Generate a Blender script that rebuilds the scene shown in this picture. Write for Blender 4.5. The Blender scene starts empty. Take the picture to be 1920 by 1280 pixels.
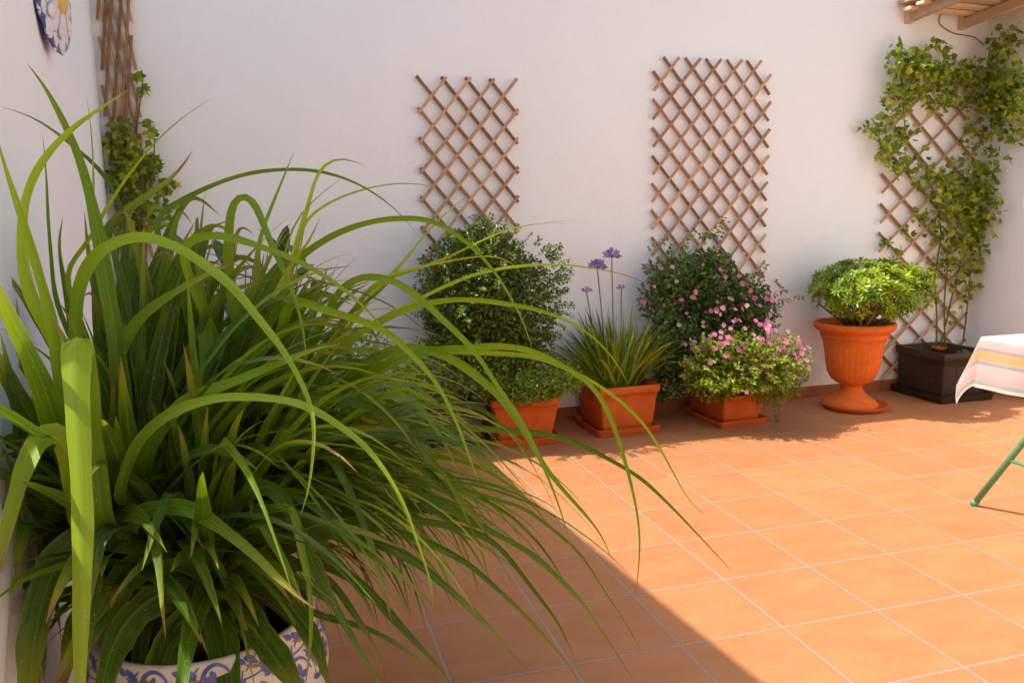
import bpy, math, random
from math import sin, cos, pi, sqrt, atan2, radians, floor
from mathutils import Vector, Matrix
S = bpy.context.scene
COL = S.collection
V = Vector
random.seed(11)

# ------------------------------------------------------------ camera
T = 0.33                                   # floor tile pitch, metres
CAM = V((-1.70212, -3.56505, 1.21416))
YAW, PITCH, ROLL, FPX = 0.282705, 0.156286, -0.015864, 1516.305
_f = V((sin(YAW)*cos(PITCH), cos(YAW)*cos(PITCH), -sin(PITCH)))
_r0 = V((cos(YAW), -sin(YAW), 0)); _u0 = _r0.cross(_f)
_r = _r0*cos(ROLL) + _u0*sin(ROLL); _u = -_r0*sin(ROLL) + _u0*cos(ROLL)
cd = bpy.data.cameras.new("camera"); cam = bpy.data.objects.new("camera", cd); COL.objects.link(cam)
cd.sensor_width = 36; cd.lens = FPX/1920*36; cd.clip_start = .05; cd.clip_end = 500
m3 = Matrix((_r, _u, -_f)).transposed().to_4x4(); m3.translation = CAM
cam.matrix_world = m3
S.camera = cam

# ------------------------------------------------------------ light
HW = 2.75                                  # wall height
SUN = V((1.716, -0.67, -HW))               # travel direction of the sunlight
w = bpy.data.worlds.new("World"); S.world = w; w.use_nodes = True
nt = w.node_tree; nt.nodes.clear()
sky = nt.nodes.new("ShaderNodeTexSky"); sky.sky_type = 'NISHITA'; sky.sun_disc = False
sky.sun_elevation = atan2(HW, sqrt(1.716**2+.67**2)); sky.sun_rotation = atan2(-1.716, .67)
sky.air_density = 1.5; sky.dust_density = 4.0; sky.ozone_density = 4.0
bg = nt.nodes.new("ShaderNodeBackground"); bg.inputs[1].default_value = 0.128
wo = nt.nodes.new("ShaderNodeOutputWorld")
nt.links.new(sky.outputs[0], bg.inputs[0]); nt.links.new(bg.outputs[0], wo.inputs[0])
sl = bpy.data.lights.new("sun", 'SUN'); sl.energy = 4.3; sl.angle = radians(.5); sl.color = (1, .93, .82)
so = bpy.data.objects.new("sun", sl); COL.objects.link(so)
so.rotation_euler = SUN.to_track_quat('-Z', 'Y').to_euler()
S.view_settings.view_transform = 'Standard'; S.view_settings.look = 'None'
S.view_settings.exposure = 0.65; S.view_settings.gamma = 1
S.render.engine = 'CYCLES'
S.cycles.max_bounces = 10; S.cycles.diffuse_bounces = 6; S.cycles.transmission_bounces = 8

# ------------------------------------------------------------ helpers
def ray(px, py):
    return _f + _r*((px-960)/FPX) - _u*((py-640)/FPX)
def at_depth(px, py, d): return CAM + ray(px, py)*d
def on_y(px, py, y):
    d = ray(px, py); return CAM + d*((y-CAM.y)/d.y)
def px_of(p):
    q = p-CAM; z = q.dot(_f)
    return (960+FPX*q.dot(_r)/z, 640-FPX*q.dot(_u)/z, z)

class MB:
    def __init__(s): s.v=[]; s.f=[]; s.a=[]; s.smooth=True
    def vert(s, p, a=(0,0,0)):
        s.v.append((p[0],p[1],p[2])); s.a.append(a); return len(s.v)-1
    def face(s, *i): s.f.append(i)
    def box(s, c, h, rot=None, a=(0,0,0)):
        c=V(c); ids=[]
        for z in (-1,1):
            for x,y in ((-1,-1),(1,-1),(1,1),(-1,1)):
                p=V((x*h[0],y*h[1],z*h[2]))
                if rot: p=rot@p
                ids.append(s.vert(c+p,a))
        i=ids
        for q in ((3,2,1,0),(4,5,6,7),(0,1,5,4),(1,2,6,5),(2,3,7,6),(3,0,4,7)): s.f.append(tuple(i[k] for k in q))
    def bar(s, p, q, w, d, up=V((0,-1,0)), a=(0,0,0)):
        p=V(p); q=V(q); t=(q-p); L=t.length; t=t/L
        sd=t.cross(up).normalized(); n=sd.cross(t)
        rot=Matrix((t,sd,n)).transposed()
        s.box((p+q)/2,(L/2,w/2,d/2),rot,a)
    def tube(s, pts, rad, n=8, a=(0,0,0), cap=True):
        pts=[V(p) for p in pts]; rings=[]
        ref=V((.31,.17,.93))
        for k,p in enumerate(pts):
            t=(pts[min(k+1,len(pts)-1)]-pts[max(k-1,0)]).normalized()
            if abs(t.dot(ref))>.95: ref=V((.9,.3,.1))
            x=t.cross(ref).normalized(); y=x.cross(t); ref=-y if False else ref
            r=rad(k/(len(pts)-1)) if callable(rad) else rad
            rings.append([s.vert(p+(x*cos(2*pi*j/n)+y*sin(2*pi*j/n))*r,(j/n,k/max(1,len(pts)-1),a[2])) for j in range(n)])
        for A,B in zip(rings,rings[1:]):
            for j in range(n): s.f.append((A[j],A[(j+1)%n],B[(j+1)%n],B[j]))
        if cap:
            s.f.append(tuple(reversed(rings[0]))); s.f.append(tuple(rings[-1]))
    def lathe(s, prof, n=48, c=(0,0,0), rf=None):
        rings=[]
        for i,(r,z) in enumerate(prof):
            rings.append([s.vert((c[0]+cos(2*pi*j/n)*r*(rf(2*pi*j/n,i) if rf else 1),c[1]+sin(2*pi*j/n)*r*(rf(2*pi*j/n,i) if rf else 1),c[2]+z),(j/n,z,0)) for j in range(n)])
        for A,B in zip(rings,rings[1:]):
            for j in range(n): s.f.append((A[j],A[(j+1)%n],B[(j+1)%n],B[j]))
        if prof[0][0]>0: s.f.append(tuple(reversed(rings[0])))
        if prof[-1][0]>0: s.f.append(tuple(rings[-1]))
    def ribbon(s, pts, W, side, fold=.25, rnd=.5, prof=None, na=4, twist=0., curl=0.):
        n=len(pts); rows=[]
        for k,p in enumerate(pts):
            t=k/(n-1)
            tg=(pts[min(k+1,n-1)]-pts[max(k-1,0)]).normalized()
            sd=side(k,tg)
            if twist: sd=Matrix.Rotation(twist*t,3,tg)@sd
            sd=(sd-tg*sd.dot(tg)).normalized(); nn=sd.cross(tg)
            ww=(prof(t) if prof else 1)*W/2*(1+.07*sin(t*23+rnd*50)+.04*sin(t*57+rnd*90))
            row=[]
            for j in range(na+1):
                u=2*j/na-1
                row.append(s.vert(p+sd*(u*ww)+nn*(fold*ww*abs(u)),(u,t,rnd)))
            rows.append(row)
        for A,B in zip(rows,rows[1:]):
            for j in range(na): s.f.append((A[j],A[j+1],B[j+1],B[j]))
    def leaf(s, p, t, n, L, W, rnd, fold=.2, shape=.45):
        # one small leaf: base, two sides, tip, folded along its midrib
        sd=t.cross(n).normalized(); n=sd.cross(t)
        m=p+t*(L*shape)
        b=s.vert(p,(0,0,rnd)); l=s.vert(m-sd*(W/2)+n*(fold*W),(-1,shape,rnd)); c=s.vert(m,(0,shape,rnd))
        r=s.vert(m+sd*(W/2)+n*(fold*W),(1,shape,rnd)); e=s.vert(p+t*L-n*(L*.12),(0,1,rnd))
        s.f += [(b,c,l),(b,r,c),(l,c,e),(c,r,e)]
    def palm(s, p, t, n, L, rnd, lobes=5):
        # palmate leaf with pointed lobes
        sd=t.cross(n).normalized(); n=sd.cross(t)
        c=s.vert(p+t*(L*.42)+n*(L*.05),(0,.5,rnd)); out=[]
        prof=[(0,0),(-.30,.10),(-.52,.42),(-.26,.46),(-.36,.80),(-.12,.70),(0,1.05),(.12,.70),(.36,.80),(.26,.46),(.52,.42),(.30,.10)]
        if lobes==3: prof=[(0,0),(-.32,.16),(-.50,.52),(-.18,.55),(0,1.05),(.18,.55),(.50,.52),(.32,.16)]
        for x,y in prof:
            out.append(s.vert(p+sd*(x*L)+t*(y*L)-n*(L*(.25*x*x+.12*y*y)),(x,y,rnd)))
        for i in range(len(out)): s.f.append((c,out[i],out[(i+1)%len(out)]))
    def build(s, name, mat, parent=None, smooth=None):
        me=bpy.data.meshes.new(name); me.from_pydata(s.v,[],s.f)
        at=me.attributes.new("lv",'FLOAT_VECTOR','POINT')
        at.data.foreach_set("vector",[c for a in s.a for c in a])
        sm = s.smooth if smooth is None else smooth
        me.polygons.foreach_set("use_smooth",[sm]*len(me.polygons))
        if mat: me.materials.append(mat)
        me.update()
        o=bpy.data.objects.new(name,me); COL.objects.link(o)
        if parent: o.parent=parent; o.matrix_parent_inverse=Matrix.Translation(-parent.location)
        return o

def rvec():
    while True:
        v=V((random.uniform(-1,1),random.uniform(-1,1),random.uniform(-1,1)))
        if .05<v.length<1: return v.normalized()
def tag(o,label,cat,group=None):
    o['label']=label; o['category']=cat
    if group: o['group']=group
    return o
def thing(name,loc,label,cat,group=None):
    o=bpy.data.objects.new(name,None); COL.objects.link(o); o.location=loc; o.empty_display_size=.05
    return tag(o,label,cat,group)
def structure(o): o['kind']='structure'; return o
def catmull(P,n):
    P=[V(p) for p in P]; Q=[P[0]*2-P[1]]+P+[P[-1]*2-P[-2]]
    seg=[(Q[i+2]-Q[i+1]).length for i in range(len(P)-1)]; tot=sum(seg); out=[]
    for k in range(n):
        d=tot*k/(n-1); i=0
        while i<len(seg)-1 and d>seg[i]: d-=seg[i]; i+=1
        t=min(1,d/max(seg[i],1e-9)); a,b,c,e=Q[i],Q[i+1],Q[i+2],Q[i+3]
        out.append(.5*((2*b)+(c-a)*t+(2*a-5*b+4*c-e)*t*t+(3*b-a-3*c+e)*t**3))
    return out

def smooth(C,k=3):
    for _ in range(k):
        C=[C[0]]+[(C[i-1]+C[i]*2+C[i+1])/4 for i in range(1,len(C)-1)]+[C[-1]]
    return C
# ------------------------------------------------------------ materials
class N:
    def __init__(s,name):
        s.m=bpy.data.materials.new(name); s.m.use_nodes=True; s.t=s.m.node_tree
        s.t.nodes.clear(); s.out=s.add("ShaderNodeOutputMaterial")
        s.b=s.add("ShaderNodeBsdfPrincipled"); s.l(s.b.outputs[0],s.out.inputs[0])
    def add(s,k,**kw):
        n=s.t.nodes.new(k)
        for a,b in kw.items(): setattr(n,a,b)
        return n
    def l(s,a,b): s.t.links.new(a,b)
    def val(s,sock,x):
        if hasattr(x,'is_output') or hasattr(x,'links'): s.l(x,sock)
        else: sock.default_value=x
    def math(s,op,a,b=0.,c=0.):
        n=s.add("ShaderNodeMath",operation=op)
        for i,x in enumerate((a,b,c)): s.val(n.inputs[i],x)
        return n.outputs[0]
    def vmath(s,op,a,b=(0,0,0)):
        n=s.add("ShaderNodeVectorMath",operation=op); s.val(n.inputs[0],a); s.val(n.inputs[1],b); return n.outputs[0]
    def noise(s,vec,scale,detail=4.,rough=.55,dist=0.,dim='3D'):
        n=s.add("ShaderNodeTexNoise"); n.noise_dimensions=dim
        if vec is not None: s.l(vec,n.inputs['Vector'])
        n.inputs['Scale'].default_value=scale; n.inputs['Detail'].default_value=detail
        n.inputs['Roughness'].default_value=rough; n.inputs['Distortion'].default_value=dist
        return n.outputs['Fac']
    def ramp(s,fac,stops,interp='LINEAR'):
        n=s.add("ShaderNodeValToRGB"); s.l(fac,n.inputs[0]); e=n.color_ramp.elements; n.color_ramp.interpolation=interp
        while len(e)<len(stops): e.new(.5)
        for k,(p,c) in enumerate(stops):
            e[k].position=p; e[k].color=(c,c,c,1) if not hasattr(c,'__len__') else (*c[:3],1)
        return n.outputs[0]
    def mix(s,fac,a,b,bt='MIX'):
        n=s.add("ShaderNodeMix",data_type='RGBA',blend_type=bt)
        s.val(n.inputs[0],fac)
        for i,x in ((6,a),(7,b)):
            if hasattr(x,'is_output') or hasattr(x,'links'): s.l(x,n.inputs[i])
            else: n.inputs[i].default_value=(*x[:3],1)
        return n.outputs[2]
    def coord(s,k='Object'): return s.add("ShaderNodeTexCoord").outputs[k]
    def pos(s): return s.add("ShaderNodeNewGeometry").outputs['Position']
    def attr(s,name='lv'): return s.add("ShaderNodeAttribute",attribute_name=name).outputs['Vector']
    def sep(s,v):
        n=s.add("ShaderNodeSeparateXYZ"); s.l(v,n.inputs[0]); return n.outputs
    def comb(s,x,y,z):
        n=s.add("ShaderNodeCombineXYZ")
        for i,q in enumerate((x,y,z)): s.val(n.inputs[i],q)
        return n.outputs[0]
    def bump(s,h,strength=.3,dist=.01):
        n=s.add("ShaderNodeBump"); n.inputs['Strength'].default_value=strength; n.inputs['Distance'].default_value=dist
        s.l(h,n.inputs['Height']); s.l(n.outputs[0],s.b.inputs['Normal']); return n
    def col(s,x): s.val(s.b.inputs['Base Color'],x if not isinstance(x,tuple) else (*x,1))
    def rough(s,x): s.val(s.b.inputs['Roughness'],x)
    def spec(s,x): s.b.inputs['Specular IOR Level'].default_value=x

def mat_wall():
    n=N('painted_plaster'); p=n.pos()
    a=n.noise(p,1.3,5); b=n.noise(p,14,5); g=n.noise(p,160,3)
    c=n.mix(n.ramp(a,[(.35,0),(.7,1)]),(.88,.885,.86),(.86,.862,.84))
    c=n.mix(n.math('MULTIPLY',n.ramp(b,[(.55,0),(.75,1)]),.25),c,(.80,.78,.77))
    # a little splash dirt low on the wall and a few specks
    z=n.sep(p)[2]
    low=n.math('MULTIPLY',n.ramp(z,[(.07,.8),(.36,0)]),n.ramp(n.noise(p,5,5),[(.4,0),(.7,1)]))
    c=n.mix(low,c,(.62,.55,.48))
    vo=n.add("ShaderNodeTexVoronoi"); n.l(p,vo.inputs['Vector']); vo.inputs['Scale'].default_value=7
    sp=n.ramp(vo.outputs['Distance'],[(.0,1),(.035,0)]); c=n.mix(n.math('MULTIPLY',sp,.35),c,(.45,.38,.32))
    n.col(c); n.rough(.85); n.spec(.2)
    h=n.math('ADD',n.math('MULTIPLY',g,.3),n.math('ADD',n.math('MULTIPLY',b,.5),a))
    n.bump(h,.4,.014); return n.m
def mat_floor():
    n=N('terracotta_floor_tiles'); p=n.pos(); x,y,z=n.sep(p)
    X=n.math('DIVIDE',x,T); Y=n.math('DIVIDE',y,T)
    wob=n.math('MULTIPLY',n.math('SUBTRACT',n.noise(p,9,2),.5),.006)
    def edge(q):
        q=n.math('ADD',q,wob)
        fr=n.math('FRACT',n.math('ADD',q,.5)); return n.math('ABSOLUTE',n.math('SUBTRACT',fr,.5))
    dx,dy=edge(X),edge(Y); d=n.math('MINIMUM',dx,dy)
    grout=n.ramp(d,[(.009,1),(.0145,0)])
    cell=n.comb(n.math('FLOOR',X),n.math('FLOOR',Y),0)
    wn=n.add("ShaderNodeTexWhiteNoise"); n.l(cell,wn.inputs['Vector']); rv=wn.outputs['Value']; rc=wn.outputs['Color']
    off=n.vmath('ADD',p,n.vmath('MULTIPLY',rc,(7,7,7)))
    m=n.noise(n.vmath('MULTIPLY',off,(1,2.2,1)),4.5,7,.66); fine=n.noise(off,60,4,.6); gr=n.noise(off,420,2,.6)
    c=n.ramp(m,[(.28,(.395,.152,.057)),(.5,(.44,.178,.067)),(.72,(.48,.21,.086))])
    c=n.mix(n.math('MULTIPLY',n.ramp(fine,[(.5,0),(.75,1)]),.22),c,(.56,.29,.15))
    c=n.mix(n.math('MULTIPLY',n.ramp(fine,[(.25,1),(.45,0)]),.3),c,(.40,.14,.05))
    hs=n.add("ShaderNodeHueSaturation"); n.l(c,hs.inputs['Color']); n.l(n.math('ADD',.93,n.math('MULTIPLY',rv,.12)),hs.inputs['Value']); c=hs.outputs[0]
    rim=n.ramp(d,[(.012,.35),(.07,0)]); c=n.mix(rim,c,(.44,.17,.065))
    c=n.mix(n.math('MULTIPLY',n.ramp(n.noise(p,1.1,4),[(.45,0),(.75,1)]),.18),c,(.42,.20,.10))
    # faint pale lime marks on the tiles by the pots
    wear=n.math('MULTIPLY',n.ramp(n.noise(p,11,5,.65,1.2),[(.60,0),(.70,1)]),n.ramp(y,[(.1,0),(.35,.45)])); c=n.mix(wear,c,(.50,.33,.25))
    g=n.mix(n.noise(p,40,3),(.25,.195,.15),(.37,.295,.235))
    c=n.mix(grout,c,g); n.col(c)
    n.rough(n.math('ADD',.5,n.math('MULTIPLY',fine,.25))); n.spec(.3)
    h=n.math('ADD',n.ramp(d,[(.006,0),(.02,1)]),n.math('ADD',n.math('MULTIPLY',m,.25),n.math('MULTIPLY',gr,.06)))
    n.bump(h,.5,.003); return n.m
def mat_simple(name,c1,c2,scale=12,rough=.6,bump=.15,spec=.35,stretch=None,bd=.004):
    n=N(name); p=n.coord()
    if stretch: p=n.vmath('MULTIPLY',p,stretch)
    f=n.noise(p,scale,5,.6); c=n.mix(n.ramp(f,[(.3,0),(.7,1)]),c1,c2); n.col(c); n.rough(rough); n.spec(spec)
    if bump: n.bump(n.noise(p,scale*4,4),bump,bd)
    return n.m
def mat_clay(name,c1,c2,rough=.55):
    n=N(name); p=n.pos(); f=n.noise(p,9,6,.6); g=n.noise(p,70,4)
    c=n.mix(n.ramp(f,[(.3,0),(.7,1)]),c1,c2)
    z=n.sep(p)[2]
    dirt=n.math('MULTIPLY',n.ramp(n.noise(p,16,6,.7),[(.45,0),(.66,1)]),.5); c=n.mix(dirt,c,tuple(x*.62+.015 for x in c1))
    lime=n.math('MULTIPLY',n.ramp(n.noise(n.vmath('MULTIPLY',p,(1,1,.35)),26,5,.7),[(.62,0),(.74,1)]),.2); c=n.mix(lime,c,(.58,.42,.32))
    n.col(c); n.rough(n.math('ADD',rough-.1,n.math('MULTIPLY',g,.25))); n.spec(.2); n.bump(g,.12,.003); return n.m
def mat_wood(name,c1,c2):
    n=N(name); v=n.attr(); p=n.coord()
    f=n.noise(n.vmath('MULTIPLY',p,(1,1,1)),35,5,.65); r=n.sep(v)[2]
    c=n.mix(n.ramp(f,[(.3,0),(.7,1)]),c1,c2)
    hs=n.add("ShaderNodeHueSaturation"); n.l(c,hs.inputs['Color']); n.l(n.math('ADD',.68,n.math('MULTIPLY',r,.6)),hs.inputs['Value'])
    n.col(hs.outputs[0]); n.rough(.75); n.spec(.2); n.bump(n.noise(p,160,3),.3,.002); return n.m
def leaf_shader(n,c,trans=.35,rough=.38,spec=.45,tint=(1.35,1.3,.5)):
    n.col(c); n.rough(rough); n.spec(spec)
    tr=n.add("ShaderNodeBsdfTranslucent"); n.l(n.mix(1.0,c,tint,'MULTIPLY'),tr.inputs[0])
    mx=n.add("ShaderNodeMixShader"); n.val(mx.inputs[0],trans)
    n.l(n.b.outputs[0],mx.inputs[1]); n.l(tr.outputs[0],mx.inputs[2]); n.l(mx.outputs[0],n.out.inputs[0])
def mat_strap():
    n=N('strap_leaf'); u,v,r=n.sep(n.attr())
    rr=n.math('SUBTRACT',r,n.ramp(v,[(.05,.42),(.5,0)])); rr=n.math('MAXIMUM',rr,n.math('MINIMUM',r,.12))  # bases darker green: partly leaf colour, partly crown shade painted in
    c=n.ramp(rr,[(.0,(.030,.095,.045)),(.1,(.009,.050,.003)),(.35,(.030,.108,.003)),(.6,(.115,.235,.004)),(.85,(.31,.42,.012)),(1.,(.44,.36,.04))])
    p=n.pos()
    vein=n.noise(n.comb(n.math('MULTIPLY',u,9.),n.math('MULTIPLY',v,.8),n.math('MULTIPLY',r,90)),3,3,.6)
    c=n.mix(n.math('MULTIPLY',n.ramp(vein,[(.35,0),(.68,1)]),.5),c,n.mix(.7,c,(.34,.46,.03)))
    mid=n.ramp(n.math('ABSOLUTE',u),[(.0,.35),(.10,0)]); c=n.mix(mid,c,(.30,.40,.09))
    dk=n.ramp(n.noise(n.comb(n.math('MULTIPLY',u,14.),n.math('MULTIPLY',v,1.2),n.math('MULTIPLY',r,190)),3,3,.6),[(.52,0),(.68,1)]); c=n.mix(n.math('MULTIPLY',dk,.38),c,n.mix(.7,c,(.02,.06,.006)))
    vo=n.add("ShaderNodeTexVoronoi"); n.l(n.pos(),vo.inputs['Vector']); vo.inputs['Scale'].default_value=55
    c=n.mix(n.math('MULTIPLY',n.ramp(vo.outputs['Distance'],[(.05,1),(.13,0)]),.5),c,(.42,.46,.24))
    edge=n.ramp(n.math('ABSOLUTE',u),[(.88,0),(1.,.35)]); c=n.mix(edge,c,(.32,.36,.08))
    # blotches of yellowing, rusty streaks, tip die-back
    bl=n.ramp(n.noise(n.comb(n.math('MULTIPLY',u,.5),n.math('MULTIPLY',v,6),n.math('MULTIPLY',r,311)),1.6,3),[(.56,0),(.74,.7)]); c=n.mix(bl,c,(.20,.24,.02))
    st=n.ramp(n.noise(n.comb(n.math('MULTIPLY',u,5),n.math('MULTIPLY',v,9),n.math('MULTIPLY',r,173)),1.7,4,.65),[(.67,0),(.73,.8)]); c=n.mix(st,c,(.30,.19,.06))
    tb=n.math('ADD',v,n.math('MULTIPLY',n.math('SUBTRACT',n.noise(n.comb(u,n.math('MULTIPLY',v,4),n.math('MULTIPLY',r,77)),3,3),.5),.22))
    tb=n.math('SUBTRACT',tb,n.math('MULTIPLY',n.math('GREATER_THAN',n.math('FRACT',n.math('MULTIPLY',r,37.)),.4),.13))
    c=n.mix(n.ramp(tb,[(.70,0),(.92,.75)]),c,(.30,.30,.03))
    c=n.mix(n.ramp(tb,[(.89,0),(.96,.9)]),c,(.24,.12,.05))
    leaf_shader(n,c,.30,n.math('ADD',.36,n.math('MULTIPLY',vein,.25)),.26,(1.6,1.5,.3))
    n.bump(n.math('ADD',vein,n.noise(p,200,2)),.25,.0015); return n.m
def mat_leaf(name,stops,trans=.3,rough=.4,tint=(1.4,1.3,.5)):
    n=N(name); u,v,r=n.sep(n.attr()); c=n.ramp(r,stops)
    f=n.noise(n.pos(),90,3); c=n.mix(n.math('MULTIPLY',f,.35),c,n.mix(.5,c,(.16,.20,.03)))
    mid=n.ramp(n.math('ABSOLUTE',u),[(.0,.3),(.22,0)]); c=n.mix(mid,c,n.mix(.5,c,(.28,.34,.10)))
    leaf_shader(n,c,trans,rough,.3,tint); return n.m

M={}
M['wall']=mat_wall(); M['floor']=mat_floor()
M['skirt']=mat_clay('skirting_tile',(.33,.10,.032),(.40,.14,.05),.55)
M['terra']=mat_clay('terracotta_plastic',(.56,.108,.013),(.62,.135,.02),.55)
M['urn']=mat_clay('urn_terracotta',(.68,.135,.014),(.74,.165,.025),.65)
M['brownpot']=mat_clay('brown_plastic',(.042,.026,.018),(.06,.038,.026),.45)
M['darkpot']=mat_clay('dark_grey_plastic',(.05,.045,.045),(.07,.06,.06),.45)
M['soil']=mat_simple('potting_soil',(.012,.008,.005),(.045,.03,.02),60,.95,.8,.1,bd=.01)
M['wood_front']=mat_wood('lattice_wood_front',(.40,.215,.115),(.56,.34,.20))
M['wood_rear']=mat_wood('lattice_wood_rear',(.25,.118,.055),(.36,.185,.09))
M['nail']=mat_simple('nail_metal',(.35,.22,.13),(.42,.28,.18),30,.5,0)
M['rackwood']=mat_wood('pale_planed_wood',(.60,.40,.24),(.70,.50,.32))
M['stem']=mat_simple('green_stem',(.09,.12,.03),(.15,.13,.05),40,.7,.2)
M['bark']=mat_simple('brown_bark',(.16,.095,.05),(.24,.15,.085),60,.85,.6,.2,bd=.006)
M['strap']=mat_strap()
G=lambda a,b,c: [(0,a),(.5,b),(1,c)]
M['boxleaf']=mat_leaf('small_dark_leaf',[(0,(.028,.065,.009)),(.5,(.085,.145,.012)),(.85,(.19,.25,.02)),(1,(.28,.20,.04))],.22,.35)
M['lowleaf']=mat_leaf('small_mid_leaf',[(0,(.06,.13,.010)),(.5,(.17,.29,.015)),(.88,(.33,.41,.03)),(1,(.42,.32,.05))],.28,.4)
M['mixleaf']=mat_leaf('flower_bush_leaf',[(0,(.03,.075,.02)),(.5,(.075,.15,.025)),(.82,(.18,.26,.05)),(.94,(.36,.38,.14)),(1,(.40,.16,.08))],.3,.38)
M['moundleaf']=mat_leaf('flower_mound_leaf',[(0,(.055,.12,.010)),(.45,(.17,.26,.015)),(.8,(.34,.41,.03)),(.94,(.42,.38,.09)),(1,(.45,.18,.07))],.33,.38)
M['shrubleaf']=mat_leaf('rosette_leaf',[(0,(.04,.11,.008)),(.4,(.14,.26,.010)),(1,(.42,.50,.025))],.28,.28)
M['vineleaf']=mat_leaf('vine_leaf',[(0,(.06,.12,.006)),(.35,(.18,.27,.010)),(.7,(.40,.44,.016)),(1,(.70,.56,.03))],.4,.45)
M['dryleaf']=mat_leaf('dry_leaf',[(0,(.14,.08,.045)),(1,(.26,.16,.09))],.2,.7,(1,.9,.8))
M['bluegreen']=mat_leaf('blue_green_leaf',[(0,(.03,.09,.035)),(.6,(.055,.14,.05)),(1,(.11,.20,.06))],.2,.3,(1.2,1.3,.8))
M['blade']=mat_leaf('grassy_blade',[(0,(.07,.15,.025)),(.45,(.16,.27,.025)),(.8,(.36,.40,.035)),(1,(.62,.42,.04))],.3,.4)
M['pink']=mat_leaf('pink_petal',[(0,(.60,.10,.32)),(.6,(.70,.18,.42)),(1,(.75,.36,.52))],.3,.6,(1.1,1,1))
M['palepink']=mat_leaf('pale_pink_petal',[(0,(.55,.18,.28)),(.6,(.62,.28,.38)),(1,(.68,.42,.52))],.3,.6,(1.1,1,1))
M['lilac']=mat_leaf('lilac_petal',[(0,(.30,.18,.58)),(.6,(.42,.28,.68)),(1,(.52,.38,.66))],.3,.6,(1.1,1,1.1))
M['eye']=mat_simple('yellow_stamen',(.7,.45,.08),(.8,.6,.15),50,.7,0)
M['green_metal']=mat_simple('green_paint',(.085,.26,.135),(.12,.32,.17),18,.4,.1,.5)
M['cable']=mat_simple('brown_cable',(.22,.15,.10),(.28,.2,.13),20,.6,0)

# ------------------------------------------------------------ the setting
YB = 2.6*T                 # face of the back wall
def wall_x(y): return -2.47 + .1*(YB-y)
XR = 2.845                 # face of the right wall
mb=MB(); mb.smooth=False
mb.box((0,0,-.1),(60,60,.1))
o=structure(mb.build('patio_floor',M['floor']))
WT=.25
mb=MB(); mb.smooth=False; mb.box(((-4+4)/2,YB+WT/2,HW/2),(4.2,WT/2,HW/2)); 
tag(mb.build('back_wall',M['wall']),'long white plastered wall at the back of the patio, behind the row of pots','wall')
def quadwall(mb,y0,y1,h,t=WT):
    xa,xb=wall_x(y0),wall_x(y1)
    P=[(xa-t,y0),(xa,y0),(xb,y1),(xb-t,y1)]
    i=[mb.vert((x,y,0)) for x,y in P]+[mb.vert((x,y,h)) for x,y in P]
    for q in ((3,2,1,0),(4,5,6,7),(0,1,5,4),(1,2,6,5),(2,3,7,6),(3,0,4,7)): mb.f.append(tuple(i[k] for k in q))
YE=-1.95
lw=thing('side_wall',(wall_x(-.5),-.5,0),'white plastered wall along the left edge, carrying the daisy plate','wall')
mb=MB(); mb.smooth=False; quadwall(mb,YE,YB-.002,HW); mb.build('wall_panel',M['wall'],lw)
mb=MB(); mb.smooth=False; quadwall(mb,-6.5,YE-.001,.95); mb.build('parapet',M['wall'],lw)
mb=MB(); mb.smooth=False; mb.box((XR+WT/2,YB-3.5,HW/2),(WT/2,3.498,HW/2)); 
tag(mb.build('side_wall',M['wall']),'white plastered wall at the right edge, behind the table with the cloth','wall')
mb=MB(); mb.smooth=False; mb.box((.2,-5.15,2.0),(2.63,.15,2.0)); tag(mb.build('bounce_wall',M['wall']),'unseen white plastered wall added behind the camera to bounce light onto the back wall','wall')  # unseen wall, added to bounce light onto the shaded back wall
# tile skirting, a run of separate tiles read as one strip
def skirting(p,q,n_in,label):
    p=V(p); q=V(q); L=(q-p).length; t=(q-p)/L; n=V(n_in); mb=MB(); mb.smooth=False
    k=int(L/T)+1
    for i in range(k):
        a=i*T+.002; b=min(L,(i+1)*T-.002)
        if b-a<.01: continue
        c=p+t*((a+b)/2)+n*.006+V((0,0,.037))
        mb.box(c,((b-a)/2,.006,.037),Matrix((t,n,V((0,0,1)))).transposed())
    return tag(mb.build('skirting',M['skirt']),label,'skirting')
skirting((-2.46,YB,0),(XR-.013,YB,0),(0,-1,0),'terracotta tile skirting along the foot of the back wall')
tl=V((.1,-1,0)).normalized(); 
skirting((wall_x(.84),.84,0),(wall_x(-3),-3,0),(1,.1,0),'terracotta tile skirting at the foot of the left wall')
skirting((XR,YB-.013,0),(XR,-3,0),(-1,0,0),'terracotta tile skirting at the foot of the right wall, behind the table')

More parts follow.
